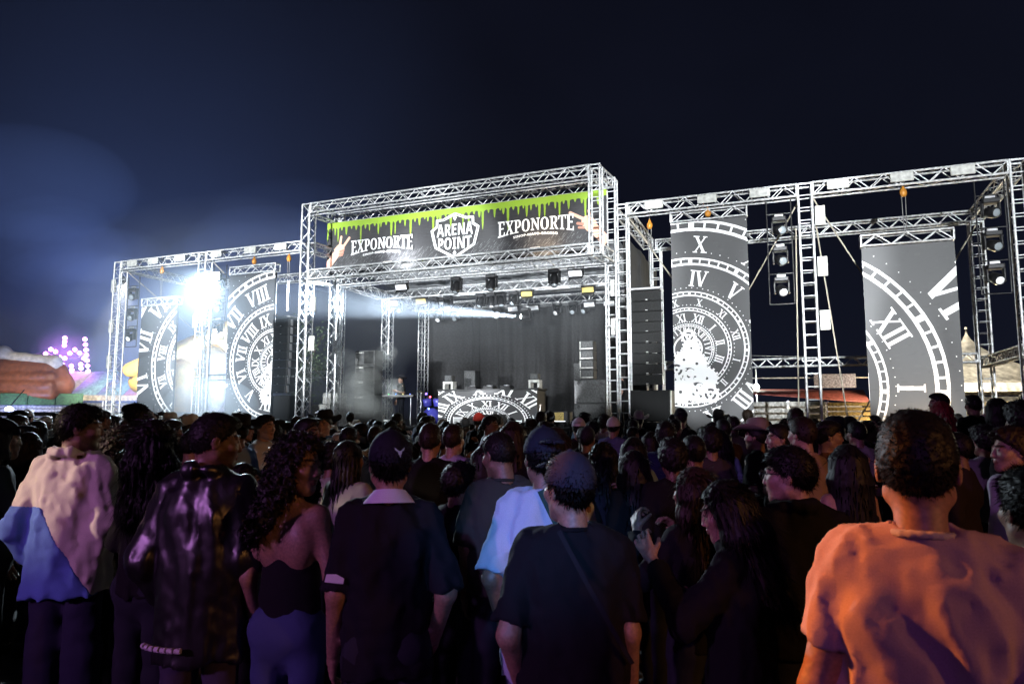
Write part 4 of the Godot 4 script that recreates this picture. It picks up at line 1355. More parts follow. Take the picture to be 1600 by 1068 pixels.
	# yellow inflatable slide behind the smoke
	var y := thing("inflatable_slide", "tall yellow and red inflatable slide standing behind the smoke", "inflatable", Vector3(-29.5, 0, -29.5), 0.35)
	var yel := grain(mat(0.75, 0.45, 0.08, 0.5), M.mottle, 0.4)
	var red := grain(mat(0.6, 0.1, 0.07, 0.5), M.mottle, 0.4)
	f = Field.new(Vector3(-5.2, -0.3, -1.9), Vector3(3.8, 8.4, 1.9), 0.16)
	f.cap(Vector3(-4.4, 4.2, 1.0), Vector3(2.6, 7.2, 1.0), 0.42, 0.42, 0.1)
	f.cap(Vector3(-4.4, 4.2, -1.0), Vector3(2.6, 7.2, -1.0), 0.42, 0.42, 0.1)
	f.cap(Vector3(-4.3, 3.6, 0.0), Vector3(2.6, 6.6, 0.0), 0.7, 0.7, 0.2)
	obj("slide_lane", f.mesh(), yel, y)
	for k in 4:
		f = Field.new(Vector3(-0.9, -0.3, -1.4), Vector3(0.9, 7.0, 1.4), 0.14)
		f.cap(Vector3(0, 0.4, 0.5), Vector3(0, 3.4 + 0.75 * k, 0.5), 0.62, 0.62, 0.2)
		f.cap(Vector3(0, 0.4, -0.5), Vector3(0, 3.4 + 0.75 * k, -0.5), 0.62, 0.62, 0.2)
		obj("air_column", f.mesh(), red if k == 3 else (yel if k % 2 == 1 else canvas_warm()), y, Vector3(-3.4 + 1.75 * k, 0, 0))
	var wl2 := thing("added_slide_floodlight", "added floodlight on a pole facing the yellow inflatable slide", "street lamp", Vector3(-27.0, 0, -23.6))  # lamp added to brighten the slide
	obj("pole", tube(Vector3.ZERO, Vector3(0, 3.2, 0), 0.08, 0.06), M.steel, wl2)
	par(wl2, Vector3(-27.1, 3.1, -23.8), Vector3(-30.0, 3.9, -29.0), lin(1.0, 0.9, 0.7), 9.0, 55.0, 0.7)
	slat_fence("long grey slatted barrier in the smoke behind the wing", Vector3(-30.0, 0, -24.5), 16.0, 1.9, 0.5, 8, grain(mat(0.25, 0.26, 0.27, 0.7), M.dirt, 0.5))


func canvas_warm() -> StandardMaterial3D:
	if not M.has("canvas_warm"):
		M.canvas_warm = grain(mat(0.7, 0.58, 0.36, 0.7), M.dirt, 0.3)
	return M.canvas_warm


# ---------------------------------------------------------------- smoke
func fog(called: String, label: String, at: Vector3, size: Vector3, density: float, col: Color, shape := RenderingServer.FOG_VOLUME_SHAPE_ELLIPSOID) -> void:
	var v := FogVolume.new()
	v.name = numbered(called)
	v.shape = shape
	v.size = size
	v.position = at
	var m := FogMaterial.new()
	m.density = density
	m.albedo = col
	v.material = m
	add_child(v)
	tag(v, label, "smoke", "smoke drifting over the stage", "stuff")


const BLUE := 760.0


func build_haze() -> void:
	var r2 := RandomNumberGenerator.new()
	r2.seed = 41
	var cool := lin(0.8, 0.9, 1.0)
	var box := RenderingServer.FOG_VOLUME_SHAPE_BOX
	# smoke banks drifting off the outer wing over the fairground
	for k in 4:
		fog("smoke", "thin blue smoke spread behind the outer wing over the fair stalls", Vector3(-57.0 - 2.0 * k, 7.0 + 4.0 * k, -47.0), Vector3(90.0 - 4.0 * k, 14.0 + 8.0 * k, 60.0 - 2.0 * k), 0.0006, lin(0.75, 0.85, 1.0), box)
	for k in 5:
		fog("smoke", "pale smoke filling the outer wing around the glaring lamp", Vector3(-18.3, 4.2, -18.2), Vector3(4.0 + 2.6 * k, 3.4 + 1.7 * k, 3.0 + 1.7 * k), 0.0065 - 0.0007 * k, cool)
	# drifting patches in the sky above the fair
	for k in 16:
		var p := Vector3(-24.0 - 2.6 * k + r2.randfn(0.0, 2.0), 9.0 + 0.5 * k + r2.randfn(0.0, 2.8), -26.0 - 1.0 * k + r2.randfn(0.0, 2.5))
		fog("smoke", "drifting blue patches of smoke high above the fair stalls", p, Vector3(r2.randf_range(6.0, 15.0), r2.randf_range(3.5, 7.0), r2.randf_range(6.0, 10.0)), r2.randf_range(0.0025, 0.006), lin(0.75, 0.85, 1.0))
	# unseen blue wash lamps, added behind the wing to colour the smoke
	for k in 3:
		var q: Vector3 = [Vector3(-26.0, 0.0, -27.5), Vector3(-36.0, 0.0, -30.5), Vector3(-50.0, 0.0, -39.0)][k]
		var l := thing("added_blue_wash_lamp", "added blue wash lamp on the ground behind the stalls, %s" % ["by the yellow slide", "by the striped awning", "by the purple ride"][k], "stage light", q, 0.0, "added blue lamps lighting the smoke")
		obj("housing", chamfer(Vector3(0.5, 0.3, 0.4), 0.03), M.black_metal, l, Vector3(0, 0.15, 0))
		obj("lamp_face", chamfer(Vector3(0.44, 0.02, 0.34), 0.006), glow(0.15, 0.3, 1.0, 4.0), l, Vector3(0, 0.31, 0))
		lamp_spot(l, q + Vector3(0, 0.4, 0), q + Vector3(-1.0, 8.0, 1.0), lin(0.27, 0.42, 1.0), BLUE, 62.0, 0.9, 0.2)
	fog("smoke", "denser smoke low in the outer wing", Vector3(-18.0, 2.0, -18.0), Vector3(8.6, 4.4, 6.0), 0.024, cool)
	fog("smoke", "bright low smoke between the pale banner and the middle tower", Vector3(-18.0, 2.4, -17.2), Vector3(2.8, 3.8, 1.8), 0.16, cool)
	fog("smoke", "bright low smoke at the foot of the pale banner", Vector3(-16.9, 1.9, -16.6), Vector3(3.8, 2.1, 1.6), 0.16, cool)
	for k in 5:
		fog("smoke", "purple lit smoke around the ride with glowing bulbs", Vector3(-49.6, 6.2, -34.6), Vector3(1.0 + 1.1 * k, 1.0 + 0.9 * k, 1.0 + 0.6 * k), 0.035 - 0.006 * k, lin(0.9, 0.8, 1.0))
	# haze under the roof, where the beam shows
	for k in 4:
		fog("smoke", "thin haze under the stage roof", Vector3(-9.2, 5.36 - 0.22 * k, -21.0), Vector3(10.6 + 0.1 * k, 1.16 + 0.44 * k, 5.4 - 0.1 * k), 0.0026, lin(0.85, 0.92, 1.0), box)
	# puffs from the machine beside the stage
	for k in 40:
		var t := r2.randf()
		var p := Vector3(-12.3 + r2.randfn(0.0, 0.4) + 0.5 * t, 1.9 + 1.7 * t + r2.randfn(0.0, 0.15), -17.7 + r2.randfn(0.0, 0.3))
		var d := r2.randf_range(0.35, 1.2) * (1.1 - 0.6 * t)
		fog("smoke", "pale puffs of machine smoke beside the white boxes", p, Vector3(d * r2.randf_range(0.8, 1.5), d, d), r2.randf_range(0.08, 0.3), lin(0.9, 0.95, 0.93))


# ---------------------------------------------------------------- distance fields meshed as surface nets
class Field:
	var o: Vector3
	var c: float
	var nx: int
	var ny: int
	var nz: int
	var d: PackedFloat32Array
	var v: PackedVector3Array
	var n: PackedVector3Array
	var f: PackedInt32Array

	func _init(lo: Vector3, hi: Vector3, cell: float) -> void:
		o = lo
		c = cell
		nx = int(ceil((hi.x - lo.x) / cell)) + 2
		ny = int(ceil((hi.y - lo.y) / cell)) + 2
		nz = int(ceil((hi.z - lo.z) / cell)) + 2
		d.resize(nx * ny * nz)
		d.fill(0.5)

	# tapered capsule, joined with a smooth minimum k; zs flattens it along z; flat: 1 cuts it square at b, 2 at a, 3 at both
	func cap(a: Vector3, b: Vector3, ra: float, rb: float, k: float, zs := 1.0, flat := 0, cut := false) -> void:
		var m := maxf(ra, rb) + k + 3.0 * c
		var x0 := maxi(0, int((minf(a.x, b.x) - m - o.x) / c))
		var x1 := mini(nx - 1, int((maxf(a.x, b.x) + m - o.x) / c) + 1)
		var y0 := maxi(0, int((minf(a.y, b.y) - m - o.y) / c))
		var y1 := mini(ny - 1, int((maxf(a.y, b.y) + m - o.y) / c) + 1)
		var z0 := maxi(0, int((minf(a.z, b.z) - m - o.z) / c))
		var z1 := mini(nz - 1, int((maxf(a.z, b.z) + m - o.z) / c) + 1)
		var ax := a.x
		var ay := a.y
		var az := a.z / zs
		var bx := b.x - ax
		var by := b.y - ay
		var bz := b.z / zs - az
		var ll := maxf(bx * bx + by * by + bz * bz, 1e-9)
		var length := sqrt(ll)
		var sc := 0.5 + 0.5 * minf(zs, 1.0)
		var dr := rb - ra
		for iz in range(z0, z1 + 1):
			var pz := (o.z + iz * c) / zs - az
			for iy in range(y0, y1 + 1):
				var py := o.y + iy * c - ay
				var row := (iz * ny + iy) * nx
				var part := py * by + pz * bz
				for ix in range(x0, x1 + 1):
					var px := o.x + ix * c - ax
					var h := (px * bx + part) / ll
					var t := clampf(h, 0.0, 1.0)
					var qx := px - bx * t
					var qy := py - by * t
					var qz := pz - bz * t
					var e := (sqrt(qx * qx + qy * qy + qz * qz) - ra - dr * t) * sc
					if flat & 1:
						e = maxf(e, (h - 1.0) * length)
					if flat & 2:
						e = maxf(e, -h * length)
					var i := row + ix
					var g := d[i]
					if cut:
						e = -e
						var w := maxf(k - absf(e - g), 0.0)
						d[i] = maxf(e, g) + w * w / (4.0 * k)
					else:
						var w := maxf(k - absf(e - g), 0.0)
						d[i] = minf(e, g) - w * w / (4.0 * k)

	func ell(p: Vector3, r: Vector3, k: float, cut := false) -> void:
		var m := k + 3.0 * c
		var x0 := maxi(0, int((p.x - r.x - m - o.x) / c))
		var x1 := mini(nx - 1, int((p.x + r.x + m - o.x) / c) + 1)
		var y0 := maxi(0, int((p.y - r.y - m - o.y) / c))
		var y1 := mini(ny - 1, int((p.y + r.y + m - o.y) / c) + 1)
		var z0 := maxi(0, int((p.z - r.z - m - o.z) / c))
		var z1 := mini(nz - 1, int((p.z + r.z + m - o.z) / c) + 1)
		for iz in range(z0, z1 + 1):
			var pz := o.z + iz * c - p.z
			var ez := pz / r.z
			for iy in range(y0, y1 + 1):
				var py := o.y + iy * c - p.y
				var ey := py / r.y
				var row := (iz * ny + iy) * nx
				for ix in range(x0, x1 + 1):
					var px := o.x + ix * c - p.x
					var ex := px / r.x
					var k0 := sqrt(ex * ex + ey * ey + ez * ez)
					var gx := ex / r.x
					var gy := ey / r.y
					var gz := ez / r.z
					var k1 := sqrt(gx * gx + gy * gy + gz * gz)
					var e := k0 * (k0 - 1.0) / maxf(k1, 1e-6)
					if k0 < 0.05:
						e = -minf(r.x, minf(r.y, r.z))
					var i := row + ix
					var g := d[i]
					if cut:
						e = -e
						var w := maxf(k - absf(e - g), 0.0)
						d[i] = maxf(e, g) + w * w / (4.0 * k)
					else:
						var w := maxf(k - absf(e - g), 0.0)
						d[i] = minf(e, g) - w * w / (4.0 * k)

	# keep only what lies behind the plane n . p = h
	func plane(nn: Vector3, h: float) -> void:
		nn = nn.normalized()
		for iz in nz:
			for iy in ny:
				var row := (iz * ny + iy) * nx
				var part := nn.y * (o.y + iy * c) + nn.z * (o.z + iz * c) - h
				for ix in nx:
					d[row + ix] = maxf(d[row + ix], nn.x * (o.x + ix * c) + part)

	func ruffle(amp: float, scale: Vector3, seed_: float, band := 0.05) -> void:
		var fuzz := FastNoiseLite.new()
		fuzz.noise_type = FastNoiseLite.TYPE_SIMPLEX_SMOOTH
		fuzz.seed = int(seed_)
		fuzz.frequency = 1.0
		fuzz.fractal_octaves = 2
		band = maxf(band, 2.0 * c)
		for iz in nz:
			for iy in ny:
				var row := (iz * ny + iy) * nx
				for ix in nx:
					if absf(d[row + ix]) < band:
						d[row + ix] += amp * fuzz.get_noise_3d((o.x + ix * c) * scale.x, (o.y + iy * c) * scale.y, (o.z + iz * c) * scale.z)

	# sharp crests with soft valleys between them, like pulled cloth
	func ridge(amp: float, scale: Vector3, seed_: float) -> void:
		var fuzz := FastNoiseLite.new()
		fuzz.noise_type = FastNoiseLite.TYPE_SIMPLEX_SMOOTH
		fuzz.seed = int(seed_)
		fuzz.frequency = 1.0
		fuzz.fractal_type = FastNoiseLite.FRACTAL_NONE
		var band := maxf(0.05, 2.0 * c)
		for iz in nz:
			for iy in ny:
				var row := (iz * ny + iy) * nx
				for ix in nx:
					if absf(d[row + ix]) < band:
						var x := (o.x + ix * c) * scale.x
						var y := (o.y + iy * c) * scale.y
						d[row + ix] += amp * (absf(fuzz.get_noise_3d(x + 0.6 * y, y, (o.z + iz * c) * scale.z)) * 2.0 - 0.95)

	func run() -> void:
		v = PackedVector3Array()
		f = PackedInt32Array()
		var at := PackedInt32Array()
		at.resize(nx * ny * nz)
		at.fill(-1)
		var sx := 1
		var sy := nx
		var sz := nx * ny
		var off := PackedInt32Array([0, sx, sy, sx + sy, sz, sx + sz, sy + sz, sx + sy + sz])
		var ea := PackedInt32Array([0, 2, 4, 6, 0, 1, 4, 5, 0, 1, 2, 3])
		var eb := PackedInt32Array([1, 3, 5, 7, 2, 3, 6, 7, 4, 5, 6, 7])
		var far := 3.0 * c
		for iz in nz - 1:
			for iy in ny - 1:
				var row := (iz * ny + iy) * nx
				for ix in nx - 1:
					var i := row + ix
					var g := d[i]
					if g > far or g < -far:
						continue
					var neg := 0
					for k in 8:
						if d[i + off[k]] < 0.0:
							neg += 1
					if neg == 0 or neg == 8:
						continue
					var sum := Vector3.ZERO
					var count := 0
					for k in 12:
						var p := ea[k]
						var q := eb[k]
						var gp := d[i + off[p]]
						var gq := d[i + off[q]]
						if (gp < 0.0) != (gq < 0.0):
							var t := gp / (gp - gq)
							sum += Vector3(p & 1, (p >> 1) & 1, p >> 2).lerp(Vector3(q & 1, (q >> 1) & 1, q >> 2), t)
							count += 1
					at[i] = v.size()
					v.append(o + (Vector3(ix, iy, iz) + sum / count) * c)
		for iz in range(1, nz - 1):
			for iy in range(1, ny - 1):
				var row := (iz * ny + iy) * nx
				for ix in range(1, nx - 1):
					var i := row + ix
					var g := d[i]
					if g > far or g < -far:
						continue
					var inside := g < 0.0
					if inside != (d[i + sx] < 0.0):
						face(at[i - sy - sz], at[i - sz], at[i], at[i - sy], inside)
					if inside != (d[i + sy] < 0.0):
						face(at[i - sx - sz], at[i - sx], at[i], at[i - sz], inside)
					if inside != (d[i + sz] < 0.0):
						face(at[i - sx - sy], at[i - sy], at[i], at[i - sx], inside)
		n = PackedVector3Array()
		n.resize(v.size())
		for k in range(0, f.size(), 3):
			var w := (v[f[k + 2]] - v[f[k]]).cross(v[f[k + 1]] - v[f[k]])
			n[f[k]] += w
			n[f[k + 1]] += w
			n[f[k + 2]] += w
		for k in n.size():
			n[k] = n[k].normalized()

	func face(a: int, b: int, e: int, g: int, inside: bool) -> void:
		if a < 0 or b < 0 or e < 0 or g < 0:
			return
		if inside:
			f.append_array(PackedInt32Array([a, e, b, a, g, e]))
		else:
			f.append_array(PackedInt32Array([a, b, e, a, e, g]))

	func mesh() -> ArrayMesh:
		run()
		var b := Bag.new()
		b.add(self, Transform3D.IDENTITY)
		return b.mesh()


class Bag:
	var v := PackedVector3Array()
	var n := PackedVector3Array()
	var f := PackedInt32Array()
	var col := PackedColorArray()

	func add(g: Field, t: Transform3D, paint := PackedColorArray()) -> void:
		var base := v.size()
		for k in g.v.size():
			v.append(t * g.v[k])
			n.append((t.basis * g.n[k]).normalized())
			col.append(paint[k] if paint.size() else Color.WHITE)
		var mirrored := t.basis.determinant() < 0.0
		for k in range(0, g.f.size(), 3):
			f.append(base + g.f[k])
			f.append(base + g.f[k + (2 if mirrored else 1)])
			f.append(base + g.f[k + (1 if mirrored else 2)])

	# a thin blade from p along way
	func blade(p: Vector3, way: Vector3, side: Vector3, wide: float, up: Vector3, bend: Vector3) -> void:
		var base := v.size()
		var m := p + way * 0.5 + bend * 0.5
		var q := p + way + bend * 1.6
		for w in [p - side * wide, p + side * wide, m - side * wide * 0.8, m + side * wide * 0.8, q]:
			v.append(w)
			n.append(up)
			col.append(Color.WHITE)
		for k in [0, 1, 3, 0, 3, 2, 2, 3, 4]:
			f.append(base + k)

	func mesh() -> ArrayMesh:
		var a := []
		a.resize(Mesh.ARRAY_MAX)
		a[Mesh.ARRAY_VERTEX] = v
		a[Mesh.ARRAY_NORMAL] = n
		a[Mesh.ARRAY_COLOR] = col
		a[Mesh.ARRAY_INDEX] = f
		var m := ArrayMesh.new()
		m.add_surface_from_arrays(Mesh.PRIMITIVE_TRIANGLES, a)
		return m


# ---------------------------------------------------------------- people
func head_field(female: bool, cell: float) -> Field:
	var key := "head%s%s" % [female, cell]
	if cache.has(key):
		return cache[key]
	var f := Field.new(Vector3(-0.1, -0.17, -0.135), Vector3(0.1, 0.135, 0.125), cell)
	var w := 0.93 if female else 1.0
	f.ell(Vector3(0, 0.022, 0.014), Vector3(0.074, 0.096, 0.096), 0.01)
	f.ell(Vector3(0, -0.04, -0.036), Vector3(0.057 * w, 0.072, 0.06), 0.035)
	f.cap(Vector3(-0.05 * w, -0.06, 0.0), Vector3(-0.016, -0.1, -0.06), 0.02, 0.018, 0.03)
	f.cap(Vector3(0.05 * w, -0.06, 0.0), Vector3(0.016, -0.1, -0.06), 0.02, 0.018, 0.03)
	f.ell(Vector3(0, -0.099, -0.064), Vector3(0.024 * w, 0.018, 0.02), 0.03)
	for s in [-1.0, 1.0]:
		f.ell(Vector3(s * 0.046, -0.02, -0.056), Vector3(0.02, 0.018, 0.022), 0.03)
		f.ell(Vector3(s * 0.031, 0.012, -0.1), Vector3(0.017, 0.011, 0.016), 0.012, true)
		f.ell(Vector3(s * 0.031, 0.0085, -0.0775), Vector3(0.0125, 0.0105, 0.0125), 0.004)
		f.ell(Vector3(s * 0.0765, -0.004, 0.016), Vector3(0.0085, 0.031, 0.019), 0.008)
		f.ell(Vector3(s * 0.086, 0.0, 0.008), Vector3(0.006, 0.017, 0.009), 0.004, true)
		f.ell(Vector3(s * 0.012, -0.031, -0.1), Vector3(0.009, 0.007, 0.01), 0.006)
		f.cap(Vector3(s * 0.016, 0.03, -0.09), Vector3(s * 0.047, 0.026, -0.074), 0.0075, 0.006, 0.012)
	f.cap(Vector3(0, 0.012, -0.09), Vector3(0, -0.025, -0.104 if not female else -0.1), 0.0075, 0.0105 if not female else 0.0095, 0.012)
	f.cap(Vector3(-0.017, -0.0595, -0.089), Vector3(0.017, -0.0595, -0.089), 0.0045, 0.0045, 0.006)
	f.ell(Vector3(0, -0.0555, -0.0955), Vector3(0.016, 0.005, 0.006), 0.004)
	f.ell(Vector3(0, -0.068, -0.0935), Vector3(0.015, 0.006, 0.0065), 0.004)
	f.cap(Vector3(-0.02, -0.0618, -0.102), Vector3(0.02, -0.0618, -0.102), 0.0018, 0.0018, 0.003, 1.0, 0, true)
	f.cap(Vector3(0, -0.05, 0.022), Vector3(0, -0.15, 0.034), 0.05 * w, 0.053 * w, 0.03)
	f.run()
	cache[key] = f
	return f


func head_paint(f: Field, brow: Color, beard: float) -> PackedColorArray:
	var out := PackedColorArray()
	for p in f.v:
		var col := Color.WHITE
		if p.z < -0.055:
			var ax := absf(p.x)
			if p.y < -0.05 and p.y > -0.074 and ax < 0.021 and p.z < -0.085:
				col = Color(0.72, 0.42, 0.42)
			elif ax > 0.013 and ax < 0.05 and absf(p.y - 0.033 + (ax - 0.03) * (ax - 0.03) * 6.0) < 0.005:
				col = brow
			elif Vector2((ax - 0.031) / 0.012, (p.y - 0.0085) / 0.006).length() < 1.0:
				col = Color(0.1, 0.07, 0.06)
		if beard > 0.0 and p.y < -0.035 and p.y > -0.125 and p.z < 0.0:
			if p.y < -0.075 or p.y > -0.05 or absf(p.x) > 0.024:
				col = col.lerp(Color(0.2, 0.15, 0.13), beard)
		out.append(col)
	return out


# right hand, wrist at the origin, fingers along -y, palm towards -x
func hand_field(curl: float, cell: float) -> Field:
	var key := "hand%s_%s" % [curl, cell]
	if cache.has(key):
		return cache[key]
	var f := Field.new(Vector3(-0.11, -0.21, -0.08), Vector3(0.05, 0.05, 0.075), cell)
	f.cap(Vector3(0, 0.04, 0), Vector3(0, -0.02, 0), 0.026, 0.024, 0.015)
	f.cap(Vector3(0, -0.02, -0.012), Vector3(0, -0.085, -0.026), 0.018, 0.014, 0.012)
	f.cap(Vector3(0, -0.02, 0.006), Vector3(0, -0.085, 0.0), 0.018, 0.014, 0.012)
	f.cap(Vector3(0, -0.02, 0.016), Vector3(0, -0.078, 0.026), 0.016, 0.013, 0.012)
	for k in 4:
		var z := -0.031 + 0.0205 * k
		var l: float = [0.039, 0.044, 0.04, 0.031][k]
		var p := Vector3(0.001, -0.086 + (0.006 if k == 3 else 0.0), z)
		var a := curl * 0.55
		for j in 3:
			var q: Vector3 = p + Vector3(-sin(a), -cos(a), 0.03 * (k - 1.5)) * l * [1.0, 0.72, 0.55][j]
			f.cap(p, q, 0.0092 - 0.0007 * j, 0.0085 - 0.0007 * j, 0.004)
			p = q
			a += curl * 0.75
	var t0 := Vector3(-0.008, -0.022, -0.024)
	var t1 := t0 + Vector3(-0.022, -0.03, -0.026)
	var t2 := t1 + Vector3(-0.016 - 0.012 * curl, -0.03, -0.006)
	f.cap(t0, t1, 0.014, 0.0105, 0.01)
	f.cap(t1, t2, 0.0105, 0.0085, 0.005)
	f.run()
	cache[key] = f
	return f


const POSES := {
	"down": [Vector3(0.2, 1.13, 0.03), Vector3(0.215, 0.88, -0.06)],
	"pocket": [Vector3(0.23, 1.13, 0.08), Vector3(0.19, 0.93, -0.03)],
	"front": [Vector3(0.202, 1.14, 0.02), Vector3(0.12, 1.2, -0.21)],
	"chin": [Vector3(0.21, 1.14, -0.13), Vector3(0.09, 1.36, -0.22)],
	"up": [Vector3(0.31, 1.5, -0.1), Vector3(0.24, 1.73, -0.17)],
	"phone": [Vector3(0.23, 1.2, -0.15), Vector3(0.13, 1.4, -0.32)],
}


func arm(pose: Variant, side: float) -> Array:
	var p: Array = POSES[pose] if pose is String else pose
	return [Vector3(p[0].x * side, p[0].y, p[0].z), Vector3(p[1].x * side, p[1].y, p[1].z)]


func shape_of(P: Dictionary) -> Dictionary:
	var fem: bool = P.get("female", false)
	var s := {"sh": 0.132 if fem else 0.154, "chest": 0.14 if fem else 0.16, "waist": 0.122 if fem else 0.148, "hip": 0.16 if fem else 0.155}
	var bulk: float = P.get("bulk", 1.0)
	for k in ["chest", "waist", "hip"]:
		s[k] *= bulk
	s.sh *= lerpf(1.0, bulk, 0.6)
	s.arms = [arm(P.get("left", "down"), -1.0), arm(P.get("right", "down"), 1.0)]
	s.bulk = bulk
	return s


func span(s: Dictionary, lo: Vector3, hi: Vector3) -> Array:
	for a in s.arms:
		for p in a:
			lo = lo.min(p - Vector3.ONE * 0.11)
			hi = hi.max(p + Vector3.ONE * 0.11)
	return [lo, hi]


func head_place(P: Dictionary) -> Transform3D:
	var b := Basis(Vector3.UP, deg_to_rad(P.get("look", 0.0))) * Basis(Vector3.RIGHT, deg_to_rad(P.get("nod", 0.0))) * Basis(Vector3.BACK, deg_to_rad(P.get("tilt", 0.0)))
	var neck := Vector3(0, 1.5, 0.012)
	return Transform3D(b, neck + b * Vector3(0, 0.13, -0.02))


func body_mesh(P: Dictionary, cell: float, head_cell: float) -> ArrayMesh:
	var s := shape_of(P)
	var box := span(s, Vector3(-0.3, -0.02, -0.22), Vector3(0.3, 1.62, 0.24))
	var f := Field.new(box[0], box[1], cell)
	var fem: bool = P.get("female", false)
	var sh: float = s.sh
	f.cap(Vector3(-sh, 1.412, 0), Vector3(sh, 1.412, 0), 0.046, 0.046, 0.04)
	for e in [-1.0, 1.0]:
		f.cap(Vector3(e * 0.02, 1.44, 0.01), Vector3(e * sh * 0.86, 1.408, 0.002), 0.034, 0.038, 0.03)
		f.ell(Vector3(e * 0.075, 1.3, 0.055), Vector3(0.07, 0.1, 0.05), 0.05)
	var under := 0.012 if P.get("top", "tee") in ["strapless", "tank"] else 0.026
	f.cap(Vector3(0, 1.32, 0), Vector3(0, 1.1, 0), s.chest - under, s.waist - under, 0.06, 0.64)
	f.cap(Vector3(0, 1.1, 0), Vector3(0, 0.95, 0), s.waist - under, s.hip - 0.012, 0.06, 0.7)
	f.cap(Vector3(0, 1.44, 0.012), Vector3(0, 1.55, 0.006), 0.051 if not fem else 0.046, 0.051 if not fem else 0.045, 0.03)
	for k in 2:
		var e := -1.0 if k == 0 else 1.0
		var el: Vector3 = s.arms[k][0]
		var wr: Vector3 = s.arms[k][1]
		var thin := 0.86 if fem else 1.0
		f.cap(Vector3(e * sh, 1.4, 0), el, 0.052 * thin, 0.04 * thin, 0.035)
		f.cap(el, wr, 0.041 * thin, 0.028 * thin, 0.025)
		f.cap(Vector3(e * 0.088, 0.92, 0), Vector3(e * 0.1, 0.5, -0.005), 0.082, 0.055, 0.04)
		f.cap(Vector3(e * 0.1, 0.5, -0.005), Vector3(e * 0.105, 0.09, 0.02), 0.056, 0.042, 0.03)
		f.cap(Vector3(e * 0.105, 0.06, 0.03), Vector3(e * 0.12, 0.04, -0.13), 0.045, 0.03, 0.03)
	f.run()
	var bag := Bag.new()
	bag.add(f, Transform3D.IDENTITY)
	var hf := head_field(fem, head_cell)
	bag.add(hf, head_place(P), head_paint(hf, P.get("brow", Color(0.14, 0.1, 0.08)), P.get("beard", 0.0)))
	var hand := hand_field(P.get("curl", 0.55), 0.0045 if head_cell < 0.005 else 0.006)
	for k in 2:
		var e := -1.0 if k == 0 else 1.0
		var way: Vector3 = (s.arms[k][1] - s.arms[k][0]).normalized()
		var inward := Vector3(-e, 0, -0.25)
		inward = (inward - way * inward.dot(way)).normalized()
		var z := inward.cross(way).normalized()
		var b := Basis(-inward, -way, (-inward).cross(-way))
		if e < 0.0:
			b = Basis(-inward, -way, -((-inward).cross(-way)))
		bag.add(hand, Transform3D(b, s.arms[k][1] + way * 0.02 + z * 0.0))
	return bag.mesh()


